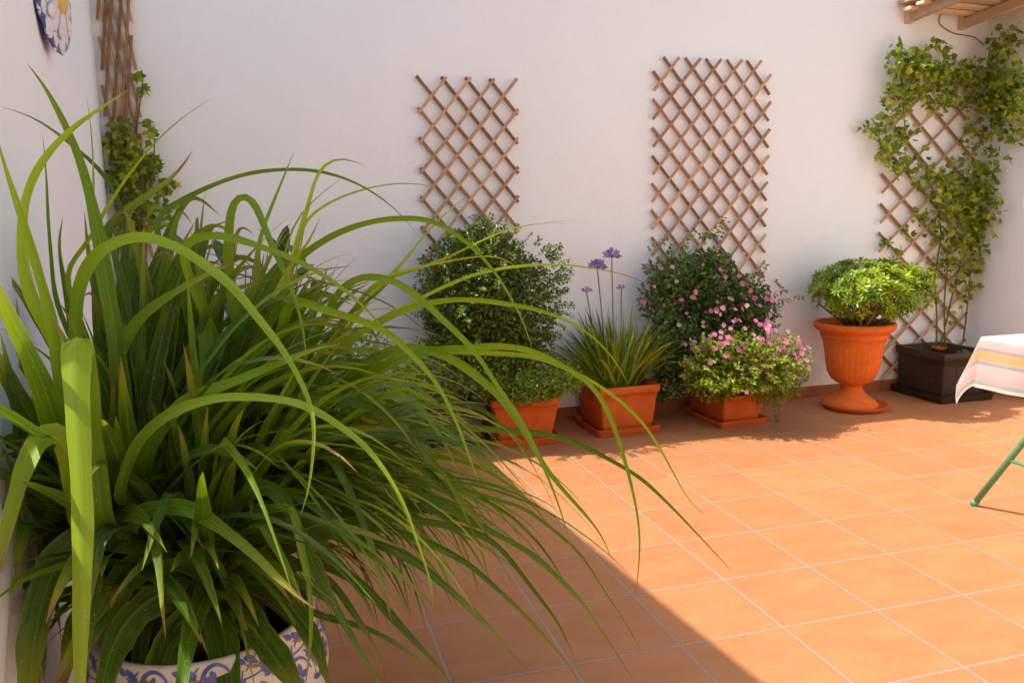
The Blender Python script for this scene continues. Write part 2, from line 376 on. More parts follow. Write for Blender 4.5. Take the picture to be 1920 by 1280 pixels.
# ------------------------------------------------------------ pots
def sq_pot(name,loc,hb,ht,H,rot,mat,label,cat='flowerpot',group=None,ky=1.,rimh=.045,soil=.05,round_=.012,ribs=True,soilpart=True):
    t=thing(name,loc,label,cat,group); t.rotation_euler=(0,0,0)
    R3=Matrix.Rotation(rot,3,'Z'); c=V(loc)
    def ring(mb,hx,hy,z,r):
        pts=[]
        for sx,sy,a0 in ((1,1,0),(-1,1,pi/2),(-1,-1,pi),(1,-1,3*pi/2)):
            for k in range(4):
                a=a0+k*pi/6
                pts.append((sx*(hx-r)+cos(a)*r,sy*(hy-r)+sin(a)*r,z))
        return [mb.vert(c+R3@V(p)) for p in pts]
    def rings(mb,spec):
        rr=[ring(mb,*s) for s in spec]
        for A,B in zip(rr,rr[1:]):
            n=len(A)
            for j in range(n): mb.f.append((A[j],A[(j+1)%n],B[(j+1)%n],B[j]))
        mb.f.append(tuple(reversed(rr[0]))); mb.f.append(tuple(rr[-1]))
    lerp=lambda z: hb+(ht-.008-hb)*z/H
    mb=MB(); zr=H-rimh; r=round_
    sp=[(hb-.004,(hb-.004)*ky,0,r),(hb,hb*ky,.004,r)]
    for k in range(1,6):
        z=.004+(zr-.004)*k/5; h=lerp(z); sp.append((h,h*ky,z,r))
    h=lerp(zr); e=.009
    sp+= [(h+e*.6,h*ky+e*.6,zr+.002,r),(h+e,h*ky+e,zr+.006,r),(ht,ht*ky,H-.003,r),(ht-.003,ht*ky-.003,H,r),(ht-.014,ht*ky-.014,H,r),(ht-.016,ht*ky-.016,H-.004,r),(hb-.012+(ht-hb)*.6,(hb-.012+(ht-hb)*.6)*ky,H*.62,r)]
    rings(mb,sp); mb.build('pot_body',mat,t)
    if ribs:
        for s in (-1,1):
            for sx in (-1,1):
                for fr in (.42,):
                    zt=zr*.96; zb=zr*.55
                    for axis in (0,1):
                        h0,h1=lerp(zb),lerp(zt)
                        a=V((fr*hb*sx,s*(h0*ky+.0008),zb)) if axis==0 else V((s*(h0+.0008),fr*hb*ky*sx,zb))
                        b=V((fr*hb*sx*1.06,s*(h1*ky+.0008),zt)) if axis==0 else V((s*(h1+.0008),fr*hb*ky*sx*1.06,zt))
                        up=V((0,s,0)) if axis==0 else V((s,0,0))
                        mb=MB(); mb.smooth=False; mb.bar(c+R3@a,c+R3@b,.004,.002,R3@up); mb.build('moulded_rib',mat,t)
    if soilpart:
        mb=MB(); g=10; hs=ht-.02-soil*.2; ids=[]
        for i in range(g+1):
            for j in range(g+1):
                ids.append(mb.vert(c+R3@V(((2*i/g-1)*hs,(2*j/g-1)*hs*ky,H-soil+random.uniform(-.006,.006)))))
        for i in range(g):
            for j in range(g):
                a=i*(g+1)+j; mb.f.append((ids[a],ids[a+g+1],ids[a+g+2],ids[a+1]))
        mb.build('soil',M['soil'],t)
    return t
def sq_saucer(loc,h,H,rot,mat,label,ky=1.,group=None):
    mb=MB(); c=V(loc); R3=Matrix.Rotation(rot,3,'Z'); rr=[]
    for hx,z in ((h-.012,0),(h-.009,.003),(h-.001,H-.002),(h,H),(h-.007,H),(h-.016,.007)):
        hy=hx-h+h*ky; r=.016; ring=[]
        for sx,sy,a0 in ((1,1,0),(-1,1,pi/2),(-1,-1,pi),(1,-1,3*pi/2)):
            for k in range(5):
                a=a0+k*pi/8; ring.append(mb.vert(c+R3@V((sx*(hx-r)+cos(a)*r,sy*(hy-r)+sin(a)*r,z))))
        rr.append(ring)
    for A,B in zip(rr,rr[1:]):
        n=len(A)
        for j in range(n): mb.f.append((A[j],A[(j+1)%n],B[(j+1)%n],B[j]))
    mb.f.append(tuple(reversed(rr[0]))); mb.f.append(tuple(rr[-1]))
    return tag(mb.build('saucer',mat),label,'saucer',group)

GP='square terracotta pots by the back wall'
sq_saucer((-.455,.575,0),.19,.04,-.1,M['terra'],'square terracotta saucer under the pot of the big dark bush')
sq_pot('flowerpot',(-.455,.59,.0075),.14,.192,.245,-.1,M['terra'],'terracotta pot half hidden by long leaves, holding the big dark bush',group=GP)
sq_saucer((.116,.588,0),.192,.042,.02,M['terra'],'square terracotta saucer under the pot of lilac flowers')
sq_pot('flowerpot',(.125,.605,.0075),.150,.186,.262,.03,M['terra'],'square terracotta pot holding the grassy clump with lilac flowers',group=GP)
sq_saucer((.80,.57,0),.168,.036,.07,M['terra'],'oblong terracotta saucer under the trough of pink flowers',1.25)
sq_pot('planter',(.81,.585,.0075),.118,.155,.172,.075,M['terra'],'low terracotta trough overhung by the mound of pink flowers','planter',ky=1.4,rimh=.03,soil=.03,ribs=False)
sq_saucer((2.43,.62,0),.212,.045,0,M['brownpot'],'dark brown saucer under the big brown planter in the right corner',1.06)
sq_pot('planter',(2.43,.625,.0075),.168,.190,.305,0,M['brownpot'],'big square dark brown planter at the foot of the vine in the right corner','planter',ky=1.1,rimh=.05,soil=.085,round_=.008)
sq_pot('flowerpot',(-.84,.62,.0),.13,.16,.24,.05,M['darkpot'],'dark grey pot in deep shade behind the long leaves, left of the dark bush',ribs=False)
sq_pot('flowerpot',(-1.36,.18,.0),.11,.15,.22,.1,M['terra'],'terracotta pot mostly covered by the strap leaves, farthest left of the terracotta ones',ribs=False)
# small things standing in the brown planter
mb=MB(); mb.lathe([(.028,0),(.042,.075),(.045,.075),(.045,.09),(.040,.09),(.036,.06)],24,(2.50,.73,.21)); tag(mb.build('flowerpot',M['terra']),'tiny round terracotta pot standing inside the big brown planter','flowerpot')
mb=MB()
for i in range(160):
    d=rvec(); d.z=abs(d.z); p=V((2.475,.50,.24))+V((d.x*.045,d.y*.04,d.z*.06))
    mb.leaf(p,(d+rvec()*.5).normalized(),(rvec()+V((0,0,1))).normalized(),.022,.015,random.random())
t=thing('seedling',(2.475,.50,.23),'small bright green seedling growing in the brown planter beside the table cloth','plant'); mb.build('foliage',M['lowleaf'],t)
mb=MB(); mb.lathe([(.0,0),(.03,.004),(.034,.03),(.028,.055),(.012,.07),(0,.072)],9,(2.525,.475,.23)); 
n=mat_simple('pale_stone',(.42,.50,.50),(.6,.64,.62),14,.8,.3); tag(mb.build('stone',n,None,False),'pale grey-blue stone lying in the brown planter','stone')

# urn and its saucer
UC=(1.68,.555)
mb=MB(); mb.lathe([(.165,0),(.178,.004),(.196,.026),(.199,.032),(.192,.033),(.178,.012),(.06,.010)],56,(UC[0],UC[1]-.03,0)); tag(mb.build('saucer',M['terra']),'round terracotta saucer under the tall urn','saucer')
urn=thing('urn',(UC[0],UC[1],.011),'tall footed terracotta urn with fluted belly holding the glossy round shrub','urn')
prof=[(.188,0),(.190,.010),(.172,.028),(.125,.055),(.088,.085),(.072,.112),(.072,.128),(.085,.135),(.115,.146),(.150,.168),(.176,.205),(.188,.25),(.196,.30),(.205,.35),(.215,.395),(.226,.425),(.238,.432),(.240,.445),(.232,.450),(.250,.463),(.272,.475),(.286,.492),(.288,.508),(.278,.520),(.262,.522),(.250,.512),(.235,.47),(.215,.44)]
def flute(a,i):
    z=prof[i][1]
    if .15<z<.28:
        k=a/(2*pi)*30; q=abs((k%1)-.5)*2
        return 1-.013*max(0,1-q*1.6)*(1 if .165<z<.26 else .4)
    if .30<=z<.36:
        k=a/(2*pi)*30; q=abs((k%1)-.5)*2
        on= (int(k)%5)!=0
        return 1-.016*max(0,1-q*1.8)*on
    if .01<z<.08: return 1-.02*(abs((a/(2*pi)*24)%1-.5)*2)
    return 1
prof=[(r*(.83 if z>.10 else .86),z) for r,z in prof]
mb=MB(); mb.lathe(prof,240,(UC[0],UC[1],.011),flute); mb.build('bowl',M['urn'],urn)
mb=MB(); mb.lathe([(.194,.455),(.10,.472),(0,.475)],40,(UC[0],UC[1],.011)); mb.build('soil',M['soil'],urn)

# ------------------------------------------------------------ lattice panels
def trellis(x0,x1,z0,z1,nh,ch,y,label,wf=.017,rear=M['wood_rear'],front=M['wood_front'],jit=.003):
    t=thing('trellis',((x0+x1)/2,y,z0),label,'trellis','wooden lattice trellises on the back wall')
    hw=(x1-x0)/nh; s=(ch/2)/hw; ext=.02
    segs=[]
    for sgn in (1,-1):
        k=-60
        while k<60:
            k+=1
            c=z1+k*ch if sgn>0 else z1+k*ch+ (0 if nh%2==0 else ch/2)
            # z = c + sgn*s*(x-x0)
            xs=sorted([x0,x1]); a,b=xs
            za,zb=c+sgn*s*(a-x0),c+sgn*s*(b-x0)
            def clip(a,b,za,zb,lo,hi):
                pts=[(a,za),(b,zb)]
                for lim,up in ((lo,False),(hi,True)):
                    out=[]
                    for i in range(2):
                        p=pts[i]; q=pts[1-i]
                        ins=(p[1]<=lim+1e-6) if up else (p[1]>=lim-1e-6)
                        if ins: out.append(p)
                        else:
                            ins2=(q[1]<=lim+1e-6) if up else (q[1]>=lim-1e-6)
                            if not ins2: return None
                            f=(lim-p[1])/(q[1]-p[1]); out.append((p[0]+f*(q[0]-p[0]),lim))
                    pts=out
                return pts
            q=clip(a,b,za,zb,z0,z1)
            if not q: continue
            (ax,az),(bx,bz)=q
            if abs(bx-ax)<hw*.6: continue
            d=V((bx-ax,0,bz-az)).normalized()
            segs.append((V((ax,0,az))-d*ext,V((bx,0,bz))+d*ext,sgn))
    for p,q,sgn in segs:
        yy=y-.0048*sgn
        mb=MB(); mb.smooth=False; rr=random.random()
        p2=p+V((random.uniform(-jit,jit),yy,random.uniform(-jit,jit))); q2=q+V((random.uniform(-jit,jit),yy,random.uniform(-jit,jit)))
        # half-round slat: octagonal section
        tdir=(q2-p2).normalized(); sd=tdir.cross(V((0,-1,0))).normalized(); n=V((0,-1,0))
        W=wf*random.uniform(.88,1.1); sec=[(-.5,-.45),(.5,-.45),(.5,.1),(.32,.42),(-.32,.42),(-.5,.1)]
        A=[mb.vert(p2+sd*(a*W)+n*(b*.0105),(0,0,rr)) for a,b in sec]; B=[mb.vert(q2+sd*(a*W)+n*(b*.0105),(0,1,rr)) for a,b in sec]
        for j in range(6): mb.f.append((A[j],B[j],B[(j+1)%6],A[(j+1)%6]))
        mb.f.append(tuple(A)); mb.f.append(tuple(reversed(B)))
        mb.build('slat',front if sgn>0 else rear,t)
    return t
YT=YB-.028
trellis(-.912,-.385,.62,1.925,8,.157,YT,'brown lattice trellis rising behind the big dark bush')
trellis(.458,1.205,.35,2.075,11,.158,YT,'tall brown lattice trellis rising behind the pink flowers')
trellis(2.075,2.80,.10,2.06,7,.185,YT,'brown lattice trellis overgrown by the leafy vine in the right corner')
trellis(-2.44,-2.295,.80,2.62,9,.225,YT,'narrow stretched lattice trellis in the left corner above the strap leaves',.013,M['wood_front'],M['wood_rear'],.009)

# ------------------------------------------------------------ small-leaved plants
def clump(mb,c,r,n,L,W,shape='leaf',hollow=.45,up=.3,rlo=0.,rhi=1.,lump=None,clipy=YB-.01):
    """leaves through the volume of an uneven ellipsoid, most of them near its skin"""
    c=V(c)
    lumps=lump or [(rvec(),random.uniform(.75,1.12)) for _ in range(14)]
    k=0; guard=0
    while k<n and guard<n*6:
        guard+=1
        d=rvec()
        s=1.
        for q,a in lumps:
            w_=max(0,d.dot(q)-.72)/.28
            s=s*(1-w_)+s*a*w_
        rad=(hollow**3+random.random()*(1-hollow**3))**(1/3)*s
        p=c+V((d.x*r[0],d.y*r[1],d.z*r[2]))*rad
        if p.y>clipy or p.z<.03: continue
        out=V((d.x/r[0],d.y/r[1],d.z/r[2])).normalized()
        t=(out*.7+rvec()*.9+V((0,0,up))).normalized(); nn=(out*.6+rvec()*.7+V((0,0,.6))).normalized()
        rr=rlo+(rhi-rlo)*min(1,max(0,random.gauss(.45,.25)))
        l=L*random.uniform(.65,1.25)
        if shape=='leaf': mb.leaf(p,t,nn,l,W*random.uniform(.7,1.2),rr)
        else: mb.palm(p,t,nn,l,rr,3 if random.random()<.5 else 5)
        k+=1
def sprig(mb,p,d,L,n,l,wd,rr=(0,1)):
    p=V(p); d=V(d).normalized(); q=p
    for k in range(n):
        d=(d+rvec()*.16+V((0,0,-.03))).normalized(); q=q+d*(L/n)
        for s in (-1,1):
            t=(d*.5+rvec()*.4+d.cross(V((0,-.6,.8))).normalized()*s).normalized()
            mb.leaf(q,t,(rvec()*.6+V((0,-.5,.8))).normalized(),l*random.uniform(.7,1.2),wd,random.uniform(*rr))
def stems(base,tips,r0,mat,parent,name='stem',r1=.35):
    mb=MB()
    for tp in tips:
        b=V(base)+V((random.uniform(-.02,.02),random.uniform(-.02,.02),0)); tp=V(tp); mid=(b+tp)/2+rvec()*.03*(tp-b).length*2
        mid.y=min(mid.y,YB-.02)
        pts=catmull([b,mid,tp],8); mb.tube(pts,lambda t:r0*(1-(1-r1)*t),6)
    return mb.build(name,mat,parent)
# dark bush (two tiers) in the left pot
t=thing('bush',(-.455,.59,.2),'big dark green bush of tiny leaves, standing in front of the left trellis','bush')
mb=MB(); c1=V((-.60,.56,.79))
clump(mb,c1,(.39,.27,.375),9500,.027,.017,hollow=.2,up=.25,rhi=.95)
clump(mb,(-.78,.62,.70),(.2,.2,.3),1800,.027,.017); clump(mb,(-.55,.58,.50),(.27,.22,.16),2000,.026,.016,hollow=.2)
clump(mb,(-.66,.60,1.04),(.15,.15,.12),700,.022,.013)
for i in range(130):
    d=rvec(); d.y=-abs(d.y)*.6; d=d.normalized()
    p=c1+V((d.x*.34,d.y*.24,d.z*.33)); sprig(mb,p,d+V((0,0,.35)),random.uniform(.05,.12),8,.023,.013,(.15,.9))
mb.build('foliage',M['boxleaf'],t)
stems((-.455,.60,.2),[c1+V((random.uniform(-.25,.25),random.uniform(-.12,.12),random.uniform(-.25,.25))) for _ in range(16)],.008,M['bark'],t)
t=thing('bush',(-.42,.52,.24),'low bright green bush spilling over the rim of the dark bush pot','bush')
mb=MB(); clump(mb,(-.43,.47,.335),(.31,.25,.14),4200,.024,.013,hollow=.2,up=.35); clump(mb,(-.72,.48,.40),(.18,.2,.16),1300,.024,.013,hollow=.2); 
for i in range(60):
    a=random.uniform(0,2*pi); sprig(mb,V((-.43+cos(a)*.21,.50+sin(a)*.17,.31+random.uniform(-.04,.1))),(cos(a),sin(a)*.8,random.uniform(-.7,.8)),random.uniform(.05,.1),6,.018,.009,(.3,1))
mb.build('foliage',M['lowleaf'],t)

# pink flowers
def flower(parent,p,n,r,mat,name='flower',petals=5):
    mb=MB(); n=n.normalized(); a=n.orthogonal().normalized(); b=n.cross(a); ph=random.uniform(0,6); rr=random.random()
    for k in range(petals):
        q=ph+2*pi*k/petals; t=(a*cos(q)+b*sin(q)+n*.25).normalized()
        mb.leaf(V(p),t,n,r*random.uniform(.85,1.1),r*.95,min(1,max(0,rr+random.uniform(-.2,.2))),.08,.62)
    return mb.build(name,mat,parent)
# upper bush against the trellis
t=thing('bush',(.60,.765,.14),'loose dark bush with pale pink blooms growing up the lattice behind the pink mound','bush')
mb=MB(); blobs=[]
for px,py,rx,rz,n in ((1240,560,36,45,520),(1285,530,52,58,1000),(1340,545,62,66,1400),(1400,570,52,58,1000),(1310,620,85,62,1700),(1260,660,55,60,1000),(1400,640,60,58,900),(1330,490,40,26,330),(1235,510,18,24,100),(1250,720,45,35,420),(1440,585,22,22,140)):
    y=random.uniform(.60,.70); c=on_y(px,py,y); blobs.append(c); clump(mb,c,(rx/290,.13,rz/340),n,.034,.019,hollow=.1,up=.2)
for i in range(70):
    c=random.choice(blobs); sprig(mb,c+V((random.uniform(-.12,.12),-.02,random.uniform(-.02,.15))),(random.uniform(-1,1),-.4,random.uniform(.1,1)),random.uniform(.08,.16),6,.028,.017)
mb.build('foliage',M['mixleaf'],t)
stems((.76,.74,.14),[c+V((0,0,random.uniform(-.03,.06))) for c in blobs]+[blobs[3]+V((.03,0,.1))],.006,M['stem'],t)
rnd=random.Random(5)
for px,py in [(1350,505),(1362,520),(1318,498),(1305,545),(1268,530),(1275,560),(1240,500),(1215,502),(1395,530),(1408,545),(1385,515),(1290,590),(1330,580),(1347,565),(1370,560),(1318,605),(1342,578),(1425,575),(1440,558),(1462,573),(1450,560),(1270,610),(1300,560),(1415,560),(1380,598),(1207,565),(1228,535),(1262,500),(1395,475),(1405,525)]:
    c=on_y(px+rnd.uniform(-3,3),py+rnd.uniform(-3,3),.51); flower(t,c,V((rnd.uniform(-.5,.5),-1,rnd.uniform(-.1,.9))),rnd.uniform(.012,.021),M['palepink'] if rnd.random()<.55 else M['pink'])
# front mound in the trough
t=thing('flowering_plant',(.81,.585,.16),'mound of pink geranium-like flowers spilling over the low terracotta trough','plant')
mb=MB(); cm=V((.79,.41,.355))
clump(mb,cm,(.325,.28,.18),5200,.027,.018,hollow=.35,up=.3)
clump(mb,(.95,.36,.30),(.19,.21,.17),2200,.025,.016,hollow=.25)
clump(mb,(.63,.40,.30),(.19,.2,.15),1500,.025,.016,hollow=.25)
clump(mb,(.79,.26,.31),(.26,.13,.09),1500,.025,.016,hollow=.2)
for i in range(120):
    a=random.uniform(pi,2*pi); e=random.uniform(-.5,1); d=V((cos(a),sin(a),e)).normalized()
    sprig(mb,cm+V((d.x*.31,d.y*.25,d.z*.17)),d+V((0,0,.3)),random.uniform(.05,.11),6,.024,.016,(.3,1))
for q in ((1.02,.38,.15),(1.05,.36,.13)): sprig(mb,q,(0.05,0,-1),.14,9,.022,.014,(.1,.6))
mb.build('foliage',M['moundleaf'],t)
stems((.81,.585,.15),[cm+V((random.uniform(-.3,.3),random.uniform(-.2,.15),random.uniform(-.05,.15))) for _ in range(18)],.004,M['stem'],t)
for px,py,k in [(1365,612,5),(1345,580,2),(1352,640,3),(1385,605,5),(1378,640,4),(1400,620,5),(1410,655,4),(1415,605,5),(1425,640,3),(1440,620,3),(1440,650,3),(1460,645,3),(1470,660,3),(1485,645,3),(1335,640,4),(1330,625,3),(1480,682,2),(1505,670,2),(1505,685,2),(1430,610,3),(1395,592,4),(1365,590,3),(1430,665,2),(1320,650,3),(1450,560,2),(1415,632,3),(1390,570,2),(1408,678,2),(1300,650,2),(1462,572,2),(1475,625,3),(1490,662,3),(1455,612,2),(1468,690,2),(1495,700,2),(1430,590,2),(1300,690,2),(1345,675,2),(1380,690,2),(1425,700,2),(1320,720,1),(1455,720,2),(1280,670,1),(1395,720,1),(1330,660,2),(1365,655,2),(1395,650,3),(1430,640,3),(1455,665,3),(1478,650,3),(1350,620,2),(1310,655,2),(1410,690,2),(1440,690,2)]:
    for j in range(min(k,2) if py<625 else k):
        qx,qy=px+rnd.uniform(-20,20),py+rnd.uniform(-14,16); fz=(qy-600)/100
        c=on_y(qx,qy,.24-.06*fz+rnd.uniform(-.03,.03))
        if abs(c.x-cm.x)>.3: c=on_y(qx,qy,.38)
        flower(t,c,V((rnd.uniform(-.5,.6),-.8,rnd.uniform(.2,1.2))),rnd.uniform(.013,.020),M['pink'])

# grassy clump with lilac flower heads
t=thing('flowering_plant',(.125,.605,.22),'grassy clump with four lilac flower heads on long stalks in a square pot','plant')
mb=MB()
for i in range(270):
    a=random.uniform(0,2*pi); rb=.095*sqrt(random.random()); b=V((.125+cos(a)*rb*1.2,.605+sin(a)*rb,.215))
    el=random.uniform(.85,1.5); az=a+random.gauss(0,.5); d=V((cos(az)*cos(el)*1.25,sin(az)*cos(el),sin(el))).normalized(); L=random.uniform(.30,.52)
    pts=[b]; g=random.uniform(.3,1.9)
    for k in range(9):
        d=(d+V((0,0,-g*.03*(k+1)*.5))).normalized(); q=pts[-1]+d*(L/9); q.y=min(q.y,YB-.02); pts.append(q)
    sd=V((-sin(az),cos(az),0)).lerp(V((1,0,0)),.5)
    mb.ribbon(pts,random.uniform(.011,.019),lambda k,tg,sd=sd:sd,.3,min(1,max(0,random.gauss(.42,.22)+(.35 if random.random()<.12 else 0))),lambda t_:min(1,.7+2*t_)*(1-t_**3)**.8,2)
mb.build('foliage',M['blade'],t)
for px,py,r,dy in ((1147,476,.040,.56),(1120,497,.043,.60),(1100,544,.025,.55),(1165,538,.022,.60)):
    hd=on_y(px,py,dy); b=V((.125+(hd.x-.125)*.5,.605,.22))
    mb=MB(); mb.tube(catmull([b,(b+hd)/2+V((.006,0,0)),hd-V((0,0,r*.5))],8),.0033,6); st=mb.build('flower_stalk',M['stem'],t)
    mb=MB()
    for k in range(int(44 if r>.03 else 24)):
        d=rvec(); d=V((d.x,d.y,abs(d.z)*.9+.05)).normalized(); p=hd-V((0,0,r*.5))
        mb.leaf(p+d*(r*.55),d,rvec(),r*.95,r*.42,random.random(),.25,.6)
        mb.leaf(p+d*(r*.1),d,rvec(),r*.6,r*.10,.1,.1,.5)
    mb.build('flower_head',M['lilac'],t)

# glossy rosette shrub in the urn
t=thing('shrub',(UC[0],UC[1],.49),'glossy round shrub of leaf rosettes with short woody stems, growing in the urn','shrub')
sc=V((1.72,.475,.735)); mb=MB(); tips=[]
for i in range(470):
    d=rvec(); d.z=d.z*.85+.12; d.normalize()
    rad=random.uniform(.72,1.03)
    if d.z<-.1 and random.random()<.25: continue
    p=sc+V((d.x*.36,d.y*.30,d.z*.17))*rad
    if p.y>YB-.03: continue
    if p.z<.56: continue
    ax=(d+V((0,0,.8))+rvec()*.35).normalized(); tips.append(p)
    a=ax.orthogonal().normalized(); b=ax.cross(a); base=min(1,max(0,random.gauss(.5,.25)))
    nl=random.randint(8,12)
    for k in range(nl):
        q=2.4*k; lift=.15+.9*k/nl
        tt=(a*cos(q)+b*sin(q)+ax*lift).normalized()
        mb.leaf(p,tt,ax,random.uniform(.044,.066)*(1-.25*k/nl),random.uniform(.013,.017),min(1,base+.25*k/nl),.12,.68)
mb.build('foliage',M['shrubleaf'],t)
rs=random.Random(3)
stems((UC[0]+.02,UC[1]-.02,.47),rs.sample(tips,36),.011,M['bark'],t)
stems((UC[0]-.05,UC[1]-.10,.47),[sc+V((-.17,-.16,-.06)),sc+V((-.10,-.2,-.02)),sc+V((-.02,-.2,-.02))],.014,M['bark'],t)
stems((UC[0]+.06,UC[1]-.10,.47),[sc+V((.22,-.12,-.06)),sc+V((.12,-.2,-.04))],.014,M['bark'],t)

# vine on the right trellis
def vine(base,blobs,y,label,mat,L,stem_tips,loc,dry=0,stray=(),scx=250,scz=300):
    t=thing('climbing_plant',loc,label,'vine'); mb=MB()
    for px,py,r,n in blobs:
        for k in range(int(n*1.4)):
            a=random.uniform(0,2*pi); q=r*sqrt(random.random())
            yy=y+random.uniform(-.11,.03) if r>28 else y+random.uniform(-.05,.02)
            xx=px+cos(a)*q
            if xx>1850 and loc[0]>0: yy-=random.uniform(.10,.32)*min(1,(xx-1850)/45)
            p=on_y(xx,py+sin(a)*q*1.05,min(yy,YB-.015))
            if p.x>XR-.02: p.x=XR-.02-random.random()*.05
            tt=(rvec()+V((0,-.3,-.45))).normalized(); nn=(V((-.1,-.8,.5))+rvec()*.75).normalized()
            mb.palm(p,tt,nn,L*random.uniform(.6,1.2),min(1,max(0,random.gauss(.42,.24))),3 if random.random()<.5 else 5)
    mb.build('foliage',mat,t)
    ms=MB()
    for pl_ in stem_tips:
        ms.tube(catmull([on_y(a,b,c) for a,b,c in pl_],14),lambda q:.0055*(1-.6*q)+.001,6)
    ms.build('stem',M['stem'],t)
    if dry:
        md=MB()
        for px,py,r,n in dry:
            for k in range(n):
                p=on_y(px+random.uniform(-r,r),py+random.uniform(-r,r),y+random.uniform(-.06,.02)); md.palm(p,(rvec()+V((0,0,-.8))).normalized(),rvec(),L*random.uniform(.5,1),random.random(),3)
        md.build('dry_foliage',M['dryleaf'],t)
    return t
vine(None,[(1690,110,32,42),(1715,135,42,80),(1755,115,42,85),(1790,150,46,100),(1835,155,50,120),(1870,125,42,85),(1885,185,42,90),(1908,235,40,60),(1905,150,36,55),(1915,190,34,40),(1850,220,38,70),(1682,190,30,48),(1655,240,26,42),(1675,285,34,70),(1700,245,20,22),(1755,185,34,40),(1888,70,28,34),(1872,85,22,24),(1905,60,14,8),(1690,320,18,12),(1740,335,30,36),(1785,365,36,62),(1835,335,36,62),(1870,300,24,26),(1800,425,40,66),(1760,400,28,24),(1845,385,30,44),(1822,470,32,40),(1660,455,13,9),(1875,400,16,12),(1780,500,26,14),(1725,300,26,14),(1815,520,18,10),(1620,240,8,4),(1690,85,10,6),(1850,500,12,5),(1700,430,16,6),(1740,450,14,5),(1760,340,34,44),(1800,310,26,22),(1850,360,34,50),(1800,390,34,44),(1850,440,28,34),(1735,150,40,50),(1700,160,34,40),(1790,470,24,20),(1840,500,18,14),(1830,260,30,26),(1720,400,20,10),(1770,440,22,14),(1755,560,14,6),(1800,560,16,6),(1690,470,12,5),(1760,500,22,16),(1800,535,20,14),(1740,540,16,8),(1830,545,14,8),(1780,590,16,7),(1840,430,24,24)],YB-.06,
     'leafy vine with small lobed leaves covering the trellis in the right corner',M['vineleaf'],.042,
     [[(1755,650,.70),(1757,590,.76),(1752,520,.80),(1765,430,.80),(1740,330,.80),(1700,260,.80),(1690,120,.78)],[(1772,650,.68),(1771,560,.78),(1782,470,.8),(1812,380,.8),(1850,300,.8),(1860,180,.79),(1890,80,.78)],[(1765,650,.7),(1775,600,.78),(1800,500,.8),(1835,420,.81),(1850,330,.81)],[(1690,190,.79),(1720,150,.77),(1790,130,.77),(1870,150,.77)],[(1806,640,.8),(1815,560,.82),(1822,480,.83)]],(2.45,.66,.24))
vine(None,[(228,235,18,14),(240,275,26,30),(255,305,32,38),(228,325,26,30),(275,235,14,10),(288,255,10,7),(288,305,12,12),(245,355,30,34),(266,140,9,7),(268,170,10,8),(290,340,28,26),(255,405,34,40),(300,400,30,26),(210,270,14,14),(320,350,14,8)],YB-.05,
     'thin straggly vine on the narrow lattice in the left corner, partly dried',M['vineleaf'],.045,
     [[(240,520,.8),(235,420,.81),(245,330,.82),(255,250,.82),(268,150,.8)],[(250,520,.8),(262,420,.8),(285,330,.8),(290,260,.8)]],(-2.4,.8,0),dry=[(225,300,18,10),(235,370,30,26),(285,325,14,16)])

# brown creeper cable under the wooden bracket
# ------------------------------------------------------------ wooden bracket shelf, top right
rk=thing('wooden_rack',(2.42,YB,2.35),'pale wooden slatted bracket shelf high in the right corner above the vine','shelf')
def wbar(name,p,q,w_,d_,up=V((0,-1,0))):
    mb=MB(); mb.smooth=False; mb.bar(p,q,w_,d_,up,(0,0,random.random())); mb.build(name,M['rackwood'],rk)
for x,zb in ((2.205,2.355),(2.62,2.335)):
    wbar('post',(x,YB-.024,zb),(x,YB-.024,2.74),.042,.04)
    wbar('arm',(x,YB-.046,zb+.035),(x,YB-.68,zb+.09),.04,.055,V((0,0,1)))
    wbar('brace',(x,YB-.046,zb+.30),(x,YB-.30,zb+.095),.035,.03,V((0,0,1)))
for k in range(6):
    y=YB-.09-k*.105
    wbar('slat',(2.12,y,2.424+.009*k),(2.80,y,2.415+.009*k),.062,.018,V((0,0,1)))
wbar('shade_board',(2.12,YB-.37,2.475),(2.838,YB-.37,2.475),.72,.02,V((0,0,1)))  # solid top added to keep direct sun off the right wall and slats
wbar('cross_rail',(2.228,YB-.02,2.53),(2.597,YB-.02,2.53),.06,.022)
mb=MB(); mb.tube(catmull([on_y(x,y,c) for x,y,c in ((1790,-20,.70),(1781,13,.80),(1764,28,.845),(1761,42,.85),(1771,53,.85),(1790,63,.85),(1826,70,.85),(1845,85,.82))],30),.0035,6)
tag(mb.build('cable',M['cable']),'thin brown cable looping on the wall between the wooden shelf and the vine','cable')

# ------------------------------------------------------------ daisy plate on the left wall
pc_d=ray(98,-17)
kk=-2.47+.1*YB+.032
tt=(kk-CAM.x-.1*CAM.y)/(pc_d.x+.1*pc_d.y); PC=CAM+pc_d*tt
pn=V((.999,-.04,0)).normalized(); pa=V((0,0,1)); pb=pa.cross(pn).normalized()
plate=thing('wall_plate',PC,'round ceramic daisy plate with white petals and yellow centre on the left wall','wall plate')
nb=N('blue_glaze'); f=nb.noise(nb.pos(),30,4); nb.col(nb.mix(f,(.035,.07,.24),(.06,.12,.36))); nb.rough(.25); M['blueglaze']=nb.m
nb=N('white_petal_glaze'); u,v,r=nb.sep(nb.attr())
stq=nb.noise(nb.comb(nb.math('MULTIPLY',u,5),nb.math('MULTIPLY',v,.7),nb.math('MULTIPLY',r,40)),2.2,3)
c=nb.mix(nb.math('MULTIPLY',nb.ramp(stq,[(.45,0),(.7,1)]),.5),(.74,.70,.66),(.30,.36,.50)); c=nb.mix(nb.ramp(nb.math('ABSOLUTE',u),[(.66,0),(.95,.9)]),c,(.07,.12,.36))
